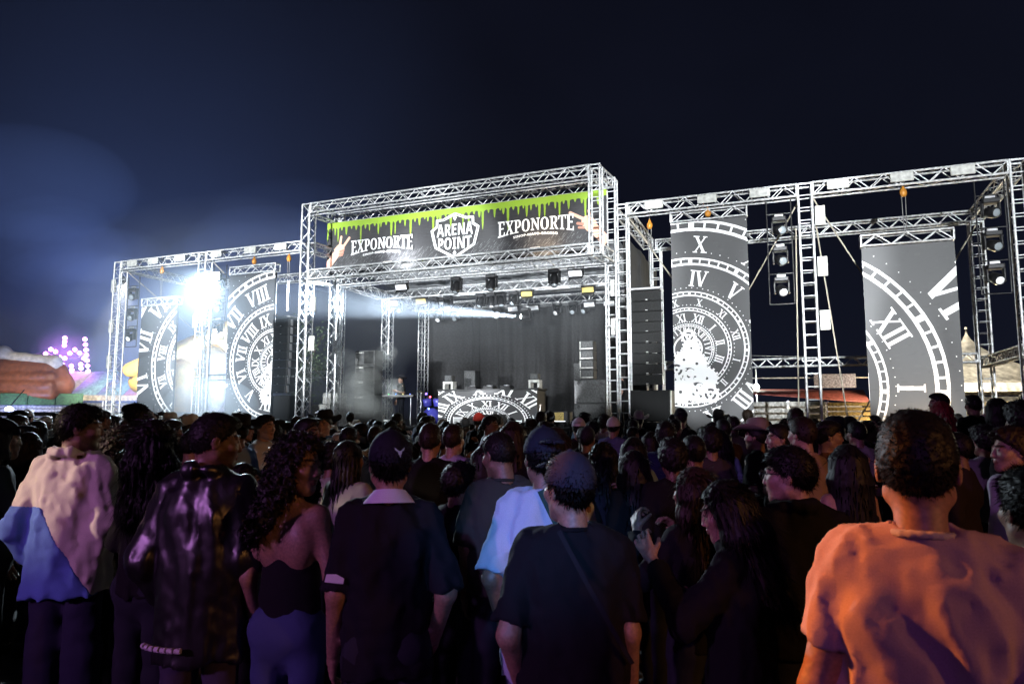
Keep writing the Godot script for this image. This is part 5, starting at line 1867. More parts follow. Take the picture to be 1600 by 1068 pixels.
func top_mesh(P: Dictionary, cell: float) -> ArrayMesh:
	var s := shape_of(P)
	var kind: String = P.get("top", "tee")
	var hem: float = P.get("hem", 0.9)
	var box := span(s, Vector3(-0.36, minf(0.78, hem - 0.06), -0.26), Vector3(0.36, 1.6, 0.28))
	var f := Field.new(box[0], box[1], cell)
	var sh: float = s.sh
	var loose: float = P.get("loose", 0.012)
	var seed_: float = P.get("seed", 1.0)
	if kind == "strapless":
		f.cap(Vector3(0, 1.3, 0), Vector3(0, 1.1, 0), s.chest - 0.004, s.waist + 0.002, 0.05, 0.66, 2)
		f.cap(Vector3(0, 1.12, 0), Vector3(0, hem, 0), s.waist + 0.002, s.hip + 0.004, 0.05, 0.72, 1)
		f.plane(Vector3(0, 1, 0.25), 1.27)
		f.ruffle(0.006, Vector3(6, 14, 6), seed_)
		return f.mesh()
	f.cap(Vector3(-sh, 1.415, 0), Vector3(sh, 1.415, 0), 0.05 + loose * 0.4, 0.05 + loose * 0.4, 0.035, 0.95)
	for e in [-1.0, 1.0]:
		f.cap(Vector3(e * 0.035, 1.45, 0.032), Vector3(e * sh * 0.9, 1.428, 0.004), 0.05, 0.042 + loose * 0.35, 0.03)
		f.ell(Vector3(e * 0.075, 1.3, 0.06), Vector3(0.075, 0.11, 0.055 + loose * 0.5), 0.05)
	f.cap(Vector3(0, 1.32, 0), Vector3(0, 1.1, 0), s.chest + loose * 0.7, s.waist + loose * 1.3, 0.06, 0.68)
	f.cap(Vector3(0, 1.12, 0), Vector3(0, hem, 0), s.waist + loose * 1.3, s.hip + loose * 1.5, 0.06, 0.76, 1)
	for k in 2:
		var e := -1.0 if k == 0 else 1.0
		var el: Vector3 = s.arms[k][0]
		var wr: Vector3 = s.arms[k][1]
		var a := Vector3(e * sh, 1.4, 0)
		if kind == "tank":
			continue
		if kind == "tee":
			var t: float = P.get("sleeve", 0.78)
			f.cap(a, a.lerp(el, t), 0.052 + loose * 0.5, 0.048 + loose * 0.9, 0.014, 1.0, 1)
		else:
			f.cap(a, el, 0.052 + loose * 0.5, 0.045 + loose * 0.7, 0.02)
			f.cap(el, el.lerp(wr, 0.97), 0.045 + loose * 0.7, 0.034 + loose * 0.6, 0.02, 1.0, 1)
	if kind == "tank":
		for e in [-1.0, 1.0]:
			f.ell(Vector3(e * (sh + 0.03), 1.38, 0), Vector3(0.075, 0.13, 0.16), 0.02, true)
		f.ell(Vector3(0, 1.47, 0.08), Vector3(0.085, 0.12, 0.08), 0.02, true)
	if kind == "jacket":
		for k in 12:
			var a := TAU * k / 12.0
			var b := TAU * (k + 1) / 12.0
			f.cap(Vector3(sin(a) * 0.082, 1.495 + 0.02 * cos(a), cos(a) * 0.082 + 0.018), Vector3(sin(b) * 0.082, 1.495 + 0.02 * cos(b), cos(b) * 0.082 + 0.018), 0.024, 0.024, 0.015)
	f.cap(Vector3(0, 1.51, 0.018), Vector3(0, 1.7, 0.018), 0.062, 0.074, 0.008, 1.0, 0, true)
	var folds: float = P.get("folds", 0.012)
	f.ruffle(folds, P.get("grainy", Vector3(8.0, 2.6, 8.0)), seed_)
	f.ruffle(folds * P.get("crease", 0.4), Vector3(9, 15, 9), seed_ + 5.0)
	f.ridge(P.get("ridge", 0.008), P.get("drape", Vector3(5.5, 2.2, 5.5)), seed_ + 9.0)
	if cell < 0.012:
		f.ridge(P.get("ridge", 0.008) * 0.55, Vector3(15, 7, 15), seed_ + 17.0)
	if P.has("panel"):  # cuts out a coloured shell that stands in for light on the cloth
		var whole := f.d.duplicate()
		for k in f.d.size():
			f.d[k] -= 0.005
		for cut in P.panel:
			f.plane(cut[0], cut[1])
		P.blue_light_mesh = f.mesh()
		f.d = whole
	return f.mesh()


func trousers_mesh(P: Dictionary, cell: float) -> ArrayMesh:
	var s := shape_of(P)
	var f := Field.new(Vector3(-0.3, 0.02, -0.24), Vector3(0.3, 1.1, 0.24), cell)
	var wide: float = P.get("wide", 0.0)
	f.cap(Vector3(0, 1.02, 0), Vector3(0, 0.92, 0), s.waist + 0.004, s.hip + 0.006, 0.05, 0.74, 2)
	for e in [-1.0, 1.0]:
		f.ell(Vector3(e * 0.075, 0.92, 0.05), Vector3(0.085, 0.1, 0.06), 0.04)
		f.cap(Vector3(e * 0.088, 0.92, 0), Vector3(e * 0.102, 0.5, -0.005), 0.092, 0.068 + wide, 0.03)
		f.cap(Vector3(e * 0.102, 0.5, -0.005), Vector3(e * 0.107, 0.07, 0.02), 0.068 + wide, 0.06 + wide, 0.03, 1.0, 1)
	f.ruffle(0.01, Vector3(8, 9, 8), 4.0)
	return f.mesh()


func neck_band() -> ArrayMesh:
	if not cache.has("neck_band"):
		var f := Field.new(Vector3(-0.1, 1.42, -0.1), Vector3(0.1, 1.54, 0.11), 0.005)
		for k in 20:
			var a := TAU * k / 20.0
			var b := TAU * (k + 1) / 20.0
			f.cap(Vector3(sin(a) * 0.062, 1.488 + 0.008 * cos(a), cos(a) * 0.064 + 0.02), Vector3(sin(b) * 0.062, 1.488 + 0.008 * cos(b), cos(b) * 0.064 + 0.02), 0.009, 0.009, 0.004)
		cache["neck_band"] = f.mesh()
	return cache["neck_band"]


func shoe_mesh() -> ArrayMesh:
	if not cache.has("shoe"):
		var f := Field.new(Vector3(-0.08, -0.01, -0.24), Vector3(0.08, 0.16, 0.14), 0.012)
		f.cap(Vector3(0, 0.05, 0.05), Vector3(0, 0.04, -0.15), 0.05, 0.038, 0.03)
		f.cap(Vector3(0, 0.07, 0.04), Vector3(0, 0.12, 0.05), 0.05, 0.048, 0.03, 1.0, 1)
		f.plane(Vector3.DOWN, -0.002)
		cache["shoe"] = f.mesh()
	return cache["shoe"]


# hair in the head's own axes
func hair_mesh(style: String, fine: bool) -> ArrayMesh:
	var key := "hair_%s_%s" % [style, fine]
	if cache.has(key):
		return cache[key]
	var cell := 0.005 if fine else 0.009
	var long := style in ["long", "wavy", "curls", "dreads", "bob", "tail"]
	var deep := {"long": -0.44, "wavy": -0.4, "curls": -0.36, "dreads": -0.32, "bob": -0.16, "tail": -0.36}
	var drop: float = deep.get(style, -0.12)
	var f := Field.new(Vector3(-0.19, drop - 0.07, -0.15) if long else Vector3(-0.13, -0.12, -0.15), Vector3(0.19, 0.2, 0.22) if long else Vector3(0.13, 0.19, 0.15), cell)
	var t: float = {"short": 0.009, "fade": 0.006, "fluffy": 0.024, "flat": 0.01, "tail": 0.008, "curls": 0.03, "long": 0.012, "wavy": 0.02}.get(style, 0.012)
	f.ell(Vector3(0, 0.024, 0.016), Vector3(0.075 + t, 0.097 + t, 0.097 + t), 0.01)
	if style in ["short", "flat", "fluffy", "fade"]:
		f.ell(Vector3(0, 0.075, -0.012), Vector3(0.062 + t, 0.045 + t * 1.2, 0.082 + t), 0.02)
		if style == "fluffy":
			f.cap(Vector3(-0.03, 0.095, -0.085), Vector3(0.04, 0.09, -0.085), 0.03, 0.028, 0.02)
		f.plane(Vector3(0, -1, -0.86 if style != "fluffy" else -1.0), 0.0)
	else:
		f.plane(Vector3(0, -1, -1.5), 0.02)
	var r2 := RandomNumberGenerator.new()
	r2.seed = style.hash()
	if style == "tail":
		f.cap(Vector3(0, 0.05, 0.12), Vector3(0, -0.02, 0.15), 0.022, 0.03, 0.02)
		f.cap(Vector3(0, -0.02, 0.15), Vector3(0, drop, 0.12), 0.03, 0.012, 0.02)
	elif long:
		var strands := 11 if style != "dreads" else 13
		for k in strands:
			var a := lerpf(-1.9, 1.9, float(k) / (strands - 1))
			var p := Vector3(sin(a) * 0.08, 0.03, cos(a) * 0.085 + 0.012)
			var l := drop + r2.randf_range(-0.03, 0.03) + 0.06 * absf(a)
			var q := Vector3(sin(a) * 0.092, -0.1, cos(a) * 0.09 + 0.022)
			var e := Vector3(sin(a) * (0.115 if style != "curls" else 0.15), l, cos(a) * 0.075 + 0.055)
			var r := 0.03 if style != "dreads" else 0.013
			f.cap(p, q, r * 0.8, r, 0.045 if style != "dreads" else 0.006)
			f.cap(q, e, r, r * (0.65 if style != "curls" else 1.3), 0.045 if style != "dreads" else 0.006)
	match style:
		"curls":
			f.ruffle(0.03, Vector3(24, 24, 24), 3.0, 0.06)
			f.ruffle(0.012, Vector3(60, 60, 60), 5.0, 0.06)
		"wavy":
			f.ruffle(0.018, Vector3(30, 9, 30), 3.0, 0.06)
		"long", "bob", "tail":
			f.ruffle(0.006, Vector3(55, 3, 55), 3.0, 0.06)
		"fluffy":
			f.ruffle(0.014, Vector3(40, 40, 40), 3.0, 0.06)
		_:
			f.ruffle(0.004, Vector3(50, 50, 50), 3.0, 0.06)
	f.run()
	var bag := Bag.new()
	bag.add(f, Transform3D.IDENTITY)
	var count: int = (4500 if long else 5000) if fine else (420 if long else 300)
	var centre := Vector3(0, 0.03, 0.015)
	for k in count:
		var i := r2.randi_range(0, f.v.size() - 1)
		var p := f.v[i]
		var up := f.n[i]
		var flow := Vector3.DOWN
		var length := r2.randf_range(0.03, 0.09)
		if not long:
			var away := (p - Vector3(0, 0.125, 0.03)).normalized()
			flow = (away + up * (0.5 if style != "fluffy" else 1.1) + Vector3(r2.randf_range(-0.5, 0.5), r2.randf_range(-0.5, 0.5), r2.randf_range(-0.5, 0.5))).normalized()
			length = r2.randf_range(0.008, 0.02) * (1.7 if style == "fluffy" else (0.5 if style == "fade" else 1.0))
		else:
			var fluff := 0.7 if style == "curls" else (0.35 if style == "wavy" else 0.15)
			if p.y > 0.03:
				flow = ((p - Vector3(0, 0.13, 0.0)) * Vector3(1, 0.8, 1)).normalized()
			flow = (flow + up * fluff + Vector3(r2.randf_range(-1, 1), r2.randf_range(-1, 1), r2.randf_range(-1, 1)) * fluff).normalized()
			if style == "curls":
				length *= 0.5
		if fine and k % 9 == 0:
			length *= 1.8
			flow = (flow + up * 0.8).normalized()
		var side := flow.cross(up).normalized()
		bag.blade(p - up * 0.002, flow * length, side, (0.0011 if fine else 0.003), up, (Vector3.DOWN * 0.1 + (p - centre).normalized() * 0.02) * length)
	cache[key] = bag.mesh()
	return cache[key]


func cap_mesh(part: String) -> ArrayMesh:
	var key := "cap_" + part
	if cache.has(key):
		return cache[key]
	var f := Field.new(Vector3(-0.13, -0.05, -0.24), Vector3(0.13, 0.19, 0.16), 0.006)
	match part:
		"dome":
			f.ell(Vector3(0, 0.03, 0.014), Vector3(0.09, 0.113, 0.113), 0.01)
			f.plane(Vector3(0, -1, -0.12), -0.022)
			f.ell(Vector3(0, 0.02, 0.014), Vector3(0.083, 0.108, 0.106), 0.004, true)
			f.ell(Vector3(0, 0.143, 0.014), Vector3(0.01, 0.008, 0.01), 0.003)
		"visor":
			f.ell(Vector3(0, 0.045, -0.115), Vector3(0.076, 0.05, 0.095), 0.01)
			f.ell(Vector3(0, 0.036, -0.115), Vector3(0.085, 0.051, 0.105), 0.004, true)
			f.plane(Vector3(0, 0, 1), -0.07)
		"beanie":
			f.ell(Vector3(0, 0.035, 0.014), Vector3(0.089, 0.115, 0.112), 0.01)
			f.plane(Vector3(0, -1, -0.1), -0.01)
			for k in 16:
				var a := TAU * k / 16.0
				var b := TAU * (k + 1) / 16.0
				f.cap(Vector3(sin(a) * 0.088, 0.03, cos(a) * 0.11 + 0.014), Vector3(sin(b) * 0.088, 0.03, cos(b) * 0.11 + 0.014), 0.014, 0.014, 0.006)
		"crown":
			f.cap(Vector3(0, 0.03, 0.03), Vector3(0, 0.1, 0.035), 0.1, 0.085, 0.02)
			f.cap(Vector3(0, 0.03, -0.01), Vector3(0, 0.095, -0.02), 0.1, 0.075, 0.02)
			f.cap(Vector3(0, 0.21, -0.1), Vector3(0, 0.195, 0.09), 0.04, 0.035, 0.04, 1.0, 0, true)
			f.plane(Vector3(0, -1, 0), -0.045)
	cache[key] = f.mesh()
	return cache[key]


func brim_mesh() -> ArrayMesh:
	if cache.has("brim"):
		return cache["brim"]
	var st := begin()
	st.set_smooth_group(0)
	var at := func(i: int, j: int, lower: float) -> Vector3:
		var a := TAU * i / 36.0
		var t := j / 6.0
		var r := lerpf(0.095, 0.19 + 0.02 * absf(cos(a)), t)
		return Vector3(sin(a) * r * 0.95, 0.05 + 0.055 * t * t * pow(absf(sin(a)), 3.0) - 0.022 * t * t * pow(absf(cos(a)), 2.0) - lower, cos(a) * r * 1.08 + 0.01)
	for i in 36:
		for j in 6:
			quad(st, at.call(i, j, 0.0), at.call(i, j + 1, 0.0), at.call(i + 1, j + 1, 0.0), at.call(i + 1, j, 0.0))
			quad(st, at.call(i + 1, j, 0.005), at.call(i + 1, j + 1, 0.005), at.call(i, j + 1, 0.005), at.call(i, j, 0.005))
		quad(st, at.call(i, 6, 0.005), at.call(i + 1, 6, 0.005), at.call(i + 1, 6, 0.0), at.call(i, 6, 0.0))
	cache["brim"] = done(st)
	return cache["brim"]


func skin_mat(k: int) -> StandardMaterial3D:
	var key := "skin%d" % k
	if not M.has(key):
		var c: Array = [[0.46, 0.27, 0.19], [0.33, 0.185, 0.12], [0.23, 0.125, 0.08], [0.13, 0.07, 0.045]][k]
		var m := grain(mat(c[0], c[1], c[2], 0.5), M.mottle, 9.0)
		m.vertex_color_use_as_albedo = true
		m.subsurf_scatter_enabled = true
		m.subsurf_scatter_strength = 0.08
		M[key] = m
	return M[key]


func cloth_mat(c: Color, rough := 0.88) -> StandardMaterial3D:
	var key := "cloth%s%s" % [c, rough]
	if not M.has(key):
		var m := relief(grain(mat(c.r, c.g, c.b, rough, 0.0, 0.3), M.fabric, 16.0), M.fine, 0.07)
		M[key] = m
	return M[key]


func hair_mat(c: Color) -> StandardMaterial3D:
	var key := "hairm%s" % c
	if not M.has(key):
		M[key] = grain(mat(c.r, c.g, c.b, 0.55, 0.0, 0.35), M.fine, 20.0)
	return M[key]


const HAIR_BLACK := Color(0.012, 0.01, 0.009)
const HAIR_BROWN := Color(0.03, 0.018, 0.011)


func dress(o: Node3D, P: Dictionary, meshes: Array, fine: bool) -> void:
	obj("body", meshes[0], skin_mat(P.get("skin", 1)), o)
	var top: Node3D = obj("shirt" if P.get("top", "tee") != "jacket" else "jacket", meshes[1], P.top_mat if P.has("top_mat") else cloth_mat(P.get("color", Color(0.007, 0.007, 0.008))), o)
	if P.get("top", "") == "jacket":
		top.name = "jacket"
	obj("trousers", meshes[2], cloth_mat(P.get("legs", Color(0.02, 0.022, 0.03))), o)
	if P.has("blue_light_mesh"):
		obj("panel", P.blue_light_mesh, cloth_mat(P.blue_light_color), o)  # blue light on the jacket, painted as a coloured shell
	if fine and P.get("top", "tee") in ["tee", "long"]:
		obj("neck_band", neck_band(), cloth_mat(P.get("band", P.get("color", Color(0.007, 0.007, 0.008)) * 0.8)), o)
	for e in [-1.0, 1.0]:
		obj("shoe", shoe_mesh(), cloth_mat(Color(0.03, 0.03, 0.03), 0.6), o, Vector3(e * 0.112, 0.0, 0.0), Basis(Vector3.UP, -e * 0.12))
	var h := head_place(P) if fine else head_place({})
	if P.get("hair", "") != "":
		obj("hair", hair_mesh(P.hair, fine), hair_mat(P.get("hair_color", HAIR_BLACK)), o, h.origin, h.basis)
	var hat: String = P.get("hat", "")
	var hc := cloth_mat(P.get("hat_color", Color(0.015, 0.015, 0.02)), 0.8)
	if hat == "cap" or hat == "backcap":
		var b := h.basis * (Basis(Vector3.UP, PI) if hat == "backcap" else Basis.IDENTITY)
		var shift := h.origin + h.basis * (Vector3(0, 0, 0.028) if hat == "backcap" else Vector3.ZERO)
		var c := obj("cap", cap_mesh("dome"), hc, o, shift, b)
		obj("visor", cap_mesh("visor"), hc, c)
	elif hat == "beanie":
		obj("beanie", cap_mesh("beanie"), hc, o, h.origin, h.basis)
	elif hat == "cowboy":
		var c := obj("hat", cap_mesh("crown"), hc, o, h.origin + h.basis * Vector3(0, 0.025, 0), h.basis * Basis(Vector3.RIGHT, 0.06))
		obj("brim", brim_mesh(), hc, c)
	if P.get("glasses", false):
		var st := begin()
		for e in [-1.0, 1.0]:
			for k in 14:
				var a := TAU * k / 14.0
				var b := TAU * (k + 1) / 14.0
				add_tube(st, Vector3(e * 0.033 + cos(a) * 0.024, 0.008 + sin(a) * 0.019, -0.107), Vector3(e * 0.033 + cos(b) * 0.024, 0.008 + sin(b) * 0.019, -0.107), 0.0034, -1.0, 5, false)
			add_tube(st, Vector3(e * 0.057, 0.014, -0.106), Vector3(e * 0.083, 0.012, 0.01), 0.0022, -1.0, 5)
		add_tube(st, Vector3(-0.01, 0.012, -0.109), Vector3(0.01, 0.012, -0.109), 0.0022, -1.0, 5)
		obj("glasses", done(st), M.black_metal, o, h.origin, h.basis)


func person(label: String, x: float, z: float, stature: float, yaw: float, P: Dictionary, group := "", lift := 0.0) -> Node3D:
	var o := thing("person", label, "person", Vector3(x, lift, z), deg_to_rad(yaw), group)
	o.scale = Vector3.ONE * (stature - lift) / P.get("tall", 1.775)
	var key: String = P.get("variant", "")
	var fine := key == ""
	var meshes: Array
	if fine:
		var cell := 0.013
		meshes = [body_mesh(P, cell, 0.0036), top_mesh(P, 0.0115), trousers_mesh(P, 0.018)]
	else:
		if not cache.has("person_" + key):
			cache["person_" + key] = [body_mesh(P, 0.021, 0.0065), top_mesh(P, 0.018), trousers_mesh(P, 0.026)]
		meshes = cache["person_" + key]
	dress(o, P, meshes, fine)
	return o


# a flat patch wrapped on a surface: points (u, v) around a vertical axis
func decal(polys: Array, radius: float, size: float) -> ArrayMesh:
	var st := begin()
	for poly in polys:
		var pts := PackedVector2Array(poly)
		var idx := Geometry2D.triangulate_polygon(pts)
		for k in range(0, idx.size(), 3):
			for j in [0, 1, 2]:
				var p := pts[idx[k + j]] * size
				st.add_vertex(Vector3(sin(p.x / radius) * radius, p.y, cos(p.x / radius) * radius - radius))
	return done(st)


var taken: Array = []


func near_people() -> void:
	var white_j := relief(grain(mat(0.62, 0.55, 0.46, 0.85), M.fabric, 16.0), M.fine, 0.03)
	person("man in a loose cream jacket with painted blue light, head turned to the side", -3.6, -2.62, 1.823, 15, {"top": "jacket", "top_mat": white_j, "hem": 0.8, "loose": 0.038, "folds": 0.02, "seed": 11, "panel": [[Vector3(1, 0.55, 0), 0.56], [Vector3(0, 1, 0), 1.24], [Vector3(0, 0, -1), -0.02]], "blue_light_color": Color(0.12, 0.22, 0.55), "look": -50, "hair": "short", "skin": 2, "beard": 0.6, "legs": Color(0.03, 0.03, 0.06), "wide": 0.02, "left": "pocket", "right": "front"})
	person("woman with big dark curly hair in dark clothes beside the cream jacket man", -3.7, -2.97, 1.674, 10, {"female": true, "top": "long", "color": Color(0.006, 0.0055, 0.007), "hair": "curls", "hair_color": HAIR_BROWN, "skin": 1, "seed": 21})
	person("woman with long wavy dark hair in black, beside the leather jacket man", -3.0, -2.6, 1.727, 0, {"female": true, "top": "long", "color": Color(0.007, 0.006, 0.007), "hair": "wavy", "skin": 1, "seed": 22, "left": "front"})
	var leather := relief(grain(mat(0.014, 0.012, 0.015, 0.36, 0.0, 0.6), M.dirt, 9.0), M.fine, 0.01)
	var lj := person("man in a shiny black leather jacket looking to the side", -2.38, -2.35, 1.778, 14, {"top": "jacket", "grainy": Vector3(10, 1.3, 10), "crease": 0.2, "ridge": 0.006, "drape": Vector3(8, 1.6, 8), "top_mat": leather, "hem": 0.72, "loose": 0.034, "folds": 0.016, "seed": 12, "look": -48, "nod": -6, "hair": "fade", "skin": 2, "beard": 0.55, "legs": Color(0.05, 0.04, 0.07), "left": "pocket", "right": "front"})
	var tape := begin()
	for k in 7:
		var a := -0.75 + 0.13 * k
		add_tube(tape, Vector3(sin(a) * 0.245, 0.8, cos(a) * 0.18 + 0.012), Vector3(sin(a + 0.1) * 0.245, 0.802, cos(a + 0.1) * 0.18 + 0.012), 0.012, -1.0, 6)
	obj("print_strip", done(tape), cloth_mat(Color(0.5, 0.46, 0.5)), lj)
	person("bare backed woman in a black strapless top looking back over her shoulder", -1.97, -2.42, 1.668, 6, {"female": true, "top": "strapless", "hem": 0.9, "color": Color(0.007, 0.006, 0.008), "hair": "curls", "hair_color": HAIR_BLACK, "skin": 1, "look": -96, "nod": -4, "tilt": 6, "legs": Color(0.05, 0.07, 0.16), "seed": 13, "right": [Vector3(0.22, 1.14, 0.02), Vector3(0.16, 1.06, -0.22)], "left": "down"})
	var js := person("man in a dark pale-collared jersey and a cap with a horn emblem", -1.45, -2.35, 1.695, 30, {"top": "tee", "sleeve": 0.98, "bulk": 0.95, "loose": 0.018, "hem": 0.82, "color": Color(0.007, 0.007, 0.01), "hair": "short", "hat": "cap", "hat_color": Color(0.012, 0.013, 0.022), "skin": 1, "seed": 14, "folds": 0.016, "left": "down", "right": "pocket", "look": 6})
	var col := begin()
	col.set_smooth_group(0)
	for k in 20:
		var a := -1.9 + 3.8 * k / 20.0
		var b := -1.9 + 3.8 * (k + 1) / 20.0
		var p := func(t: float, r: float, y: float) -> Vector3: return Vector3(sin(t) * r, y - 0.03 * (1.0 - cos(t)) * 0.5, cos(t) * (r + 0.004) + 0.012)
		quad(col, p.call(a, 0.108, 1.49), p.call(a, 0.064, 1.54), p.call(b, 0.064, 1.54), p.call(b, 0.108, 1.49))
	obj("collar", done(col), cloth_mat(Color(0.6, 0.58, 0.68)), js)
	var hp := head_place({"look": 6})
	var horns := [[Vector2(-0.3, -0.5), Vector2(0.3, -0.5), Vector2(0.42, 0.1), Vector2(0.95, 0.45), Vector2(1.1, 1.0), Vector2(0.6, 0.62), Vector2(0.25, 0.3), Vector2(0, 0.22), Vector2(-0.25, 0.3), Vector2(-0.6, 0.62), Vector2(-1.1, 1.0), Vector2(-0.95, 0.45), Vector2(-0.42, 0.1)], [Vector2(-0.18, -0.55), Vector2(0.18, -0.55), Vector2(0.0, -1.05)]]
	obj("emblem", decal(horns, 0.1, 0.02), cloth_mat(Color(0.45, 0.62, 0.7)), js, hp * Vector3(0.03, 0.055, 0.125), hp.basis * Basis(Vector3.UP, 0.28) * Basis(Vector3.RIGHT, -0.22))
	obj("sleeve_patch", decal([[Vector2(-1.2, -0.4), Vector2(1.2, -0.5), Vector2(1.3, 0.1), Vector2(0.4, 0.6), Vector2(-0.9, 0.5)]], 0.09, 0.034), cloth_mat(Color(0.6, 0.6, 0.66)), js, Vector3(-0.208, 1.2, 0.096), Basis(Vector3.UP, -0.35))
	var ol := person("man in a dark olive shirt with a square print, head bowed to the side", -1.38, -3.35, 1.683, 20, {"top": "tee", "sleeve": 0.95, "loose": 0.024, "color": Color(0.035, 0.036, 0.03), "hair": "fade", "skin": 2, "look": 38, "nod": -14, "seed": 15})
	obj("print_patch", decal([[Vector2(-1, -1), Vector2(1.2, -1), Vector2(1.2, 1), Vector2(-1, 1)]], 0.3, 0.05), cloth_mat(Color(0.2, 0.36, 0.6)), ol, Vector3(0.06, 1.32, 0.158), Basis(Vector3.UP, 0.2))
	obj("print_patch", decal([[Vector2(-1, -1), Vector2(0.9, -1), Vector2(0.9, 0.4), Vector2(0.3, 0.4), Vector2(0.3, 1), Vector2(-1, 1)]], 0.3, 0.03), cloth_mat(Color(0.01, 0.01, 0.02)), ol, Vector3(0.065, 1.315, 0.163), Basis(Vector3.UP, 0.2))
	var bl := person("man in a pale blue t-shirt with a dark strap across his back", -0.97, -2.81, 1.703, 22, {"top": "tee", "sleeve": 0.9, "loose": 0.022, "hem": 0.72, "color": Color(0.42, 0.5, 0.62), "hair": "short", "hat": "backcap", "hat_color": Color(0.014, 0.014, 0.024), "skin": 2, "look": 14, "seed": 16, "legs": Color(0.16, 0.2, 0.3), "left": "pocket"})
	strap_on(bl, Vector3(-0.02, 1.5, 0.0), Vector3(0.2, 1.05, 0.1), Color(0.02, 0.06, 0.05), 0.016)
	var bc := person("man in a plain black shirt and dark cap with a thin crossbody strap", -0.69, -2.28, 1.63, 20, {"top": "tee", "sleeve": 0.85, "loose": 0.018, "bulk": 1.12, "color": Color(0.006, 0.0055, 0.007), "hair": "short", "hat": "cap", "hat_color": Color(0.02, 0.02, 0.032), "skin": 1, "look": 30, "seed": 17, "left": "pocket"})
	strap_on(bc, Vector3(-0.05, 1.495, 0.02), Vector3(0.2, 1.05, 0.13), Color(0.014, 0.014, 0.016), 0.008)
	person("woman with long straight brown hair raising both hands to her face", -0.38, -3.12, 1.535, 47, {"female": true, "top": "long", "color": Color(0.007, 0.006, 0.008), "hair": "long", "hair_color": Color(0.045, 0.026, 0.018), "skin": 1, "look": 20, "seed": 18, "left": "phone", "right": "chin", "curl": 0.9})
	person("girl in a black hooded sweater bowing her head in profile", -0.18, -2.66, 1.532, 78, {"female": true, "top": "jacket", "hem": 0.88, "loose": 0.024, "color": Color(0.006, 0.0055, 0.007), "hair": "long", "skin": 0, "look": 14, "nod": -16, "seed": 19, "left": "phone", "right": "front", "curl": 0.8})
	person("man with dark framed glasses and a dark jacket looking to the side", 0.02, -3.05, 1.636, 25, {"top": "jacket", "loose": 0.026, "bulk": 1.08, "color": Color(0.007, 0.0065, 0.008), "hair": "short", "skin": 0, "look": 50, "nod": -2, "glasses": true, "seed": 20})
	person("close man in an orange brown t-shirt seen from behind", 0.27, -1.78, 1.776, -8, {"top": "tee", "sleeve": 0.62, "band": Color(0.4, 0.35, 0.33), "loose": 0.022, "hem": 0.78, "folds": 0.009, "ridge": 0.01, "drape": Vector3(8.5, 3.0, 8.5), "left": [Vector3(0.222, 1.13, 0.04), Vector3(0.25, 0.88, -0.05)], "right": [Vector3(0.215, 1.13, 0.04), Vector3(0.24, 0.88, -0.05)], "color": Color(0.42, 0.29, 0.28), "hair": "fade", "skin": 1, "seed": 31, "bulk": 0.97})
	person("person with short black hair cut off by the frame beside the orange shirt", 0.62, -2.26, 1.623, -8, {"top": "tee", "color": Color(0.4, 0.38, 0.42), "hair": "short", "skin": 0, "seed": 32, "look": 22})


# a flat strap over the back, hugging the shirt
func strap_on(o: Node3D, a: Vector3, b: Vector3, c: Color, wide: float) -> void:
	var st := begin()
	st.set_smooth_group(0)
	var pts := []
	for k in 13:
		var t := k / 12.0
		var p := a.lerp(b, t)
		var back := 0.085 + 0.09 * sin(minf(1.0, t * 1.6) * PI * 0.5)
		p.z = back * sqrt(maxf(0.1, 1.0 - pow(p.x / 0.24, 2.0))) + 0.012
		pts.append(p)
	var side := (b - a).cross(Vector3.BACK).normalized() * wide
	for k in 12:
		quad(st, pts[k] - side, pts[k] + side, pts[k + 1] + side, pts[k + 1] - side)
		var up := Vector3(0, 0, 0.005)
		quad(st, pts[k] + side + up, pts[k] - side + up, pts[k + 1] - side + up, pts[k + 1] + side + up)
	st.generate_normals()
	obj("shoulder_strap", st.commit(), cloth_mat(c), o)


const KINDS := [
	{"variant": "man_down", "top": "tee"},
	{"variant": "man_pocket", "top": "long", "left": "pocket", "right": "pocket"},
	{"variant": "man_front", "top": "tee", "left": "front", "right": "down"},
	{"variant": "man_chin", "top": "tee", "right": "chin", "left": "front"},
	{"variant": "man_phone", "top": "long", "right": "phone", "left": "phone"},
	{"variant": "woman_down", "top": "tank", "female": true},
	{"variant": "woman_front", "top": "tee", "female": true, "left": "front", "right": "front"},
	{"variant": "woman_long", "top": "long", "female": true, "right": "chin"},
]
const SHIRTS := [
	["black", Color(0.007, 0.007, 0.008), 46], ["charcoal", Color(0.04, 0.04, 0.045), 16], ["navy", Color(0.015, 0.02, 0.06), 10], ["white", Color(0.6, 0.6, 0.6), 8], ["grey", Color(0.22, 0.22, 0.22), 7],
	["beige", Color(0.42, 0.34, 0.24), 4], ["brown", Color(0.1, 0.05, 0.03), 4], ["dark red", Color(0.14, 0.015, 0.02), 3], ["olive", Color(0.06, 0.065, 0.03), 3], ["pale blue", Color(0.2, 0.3, 0.45), 3],
]


func pick(list: Array, total: float) -> Array:
	var r := rng.randf() * total
	for e in list:
		r -= e[2]
		if r <= 0.0:
			return e
	return list[0]


func mid_person(label: String, x: float, z: float, tall: float, yaw: float, kind: int, more: Dictionary, lift := 0.0) -> void:
	var P: Dictionary = KINDS[kind].duplicate()
	P.merge(more, true)
	taken.append(Vector2(x, z))
	person(label, x, z, tall, yaw, P, "", lift)


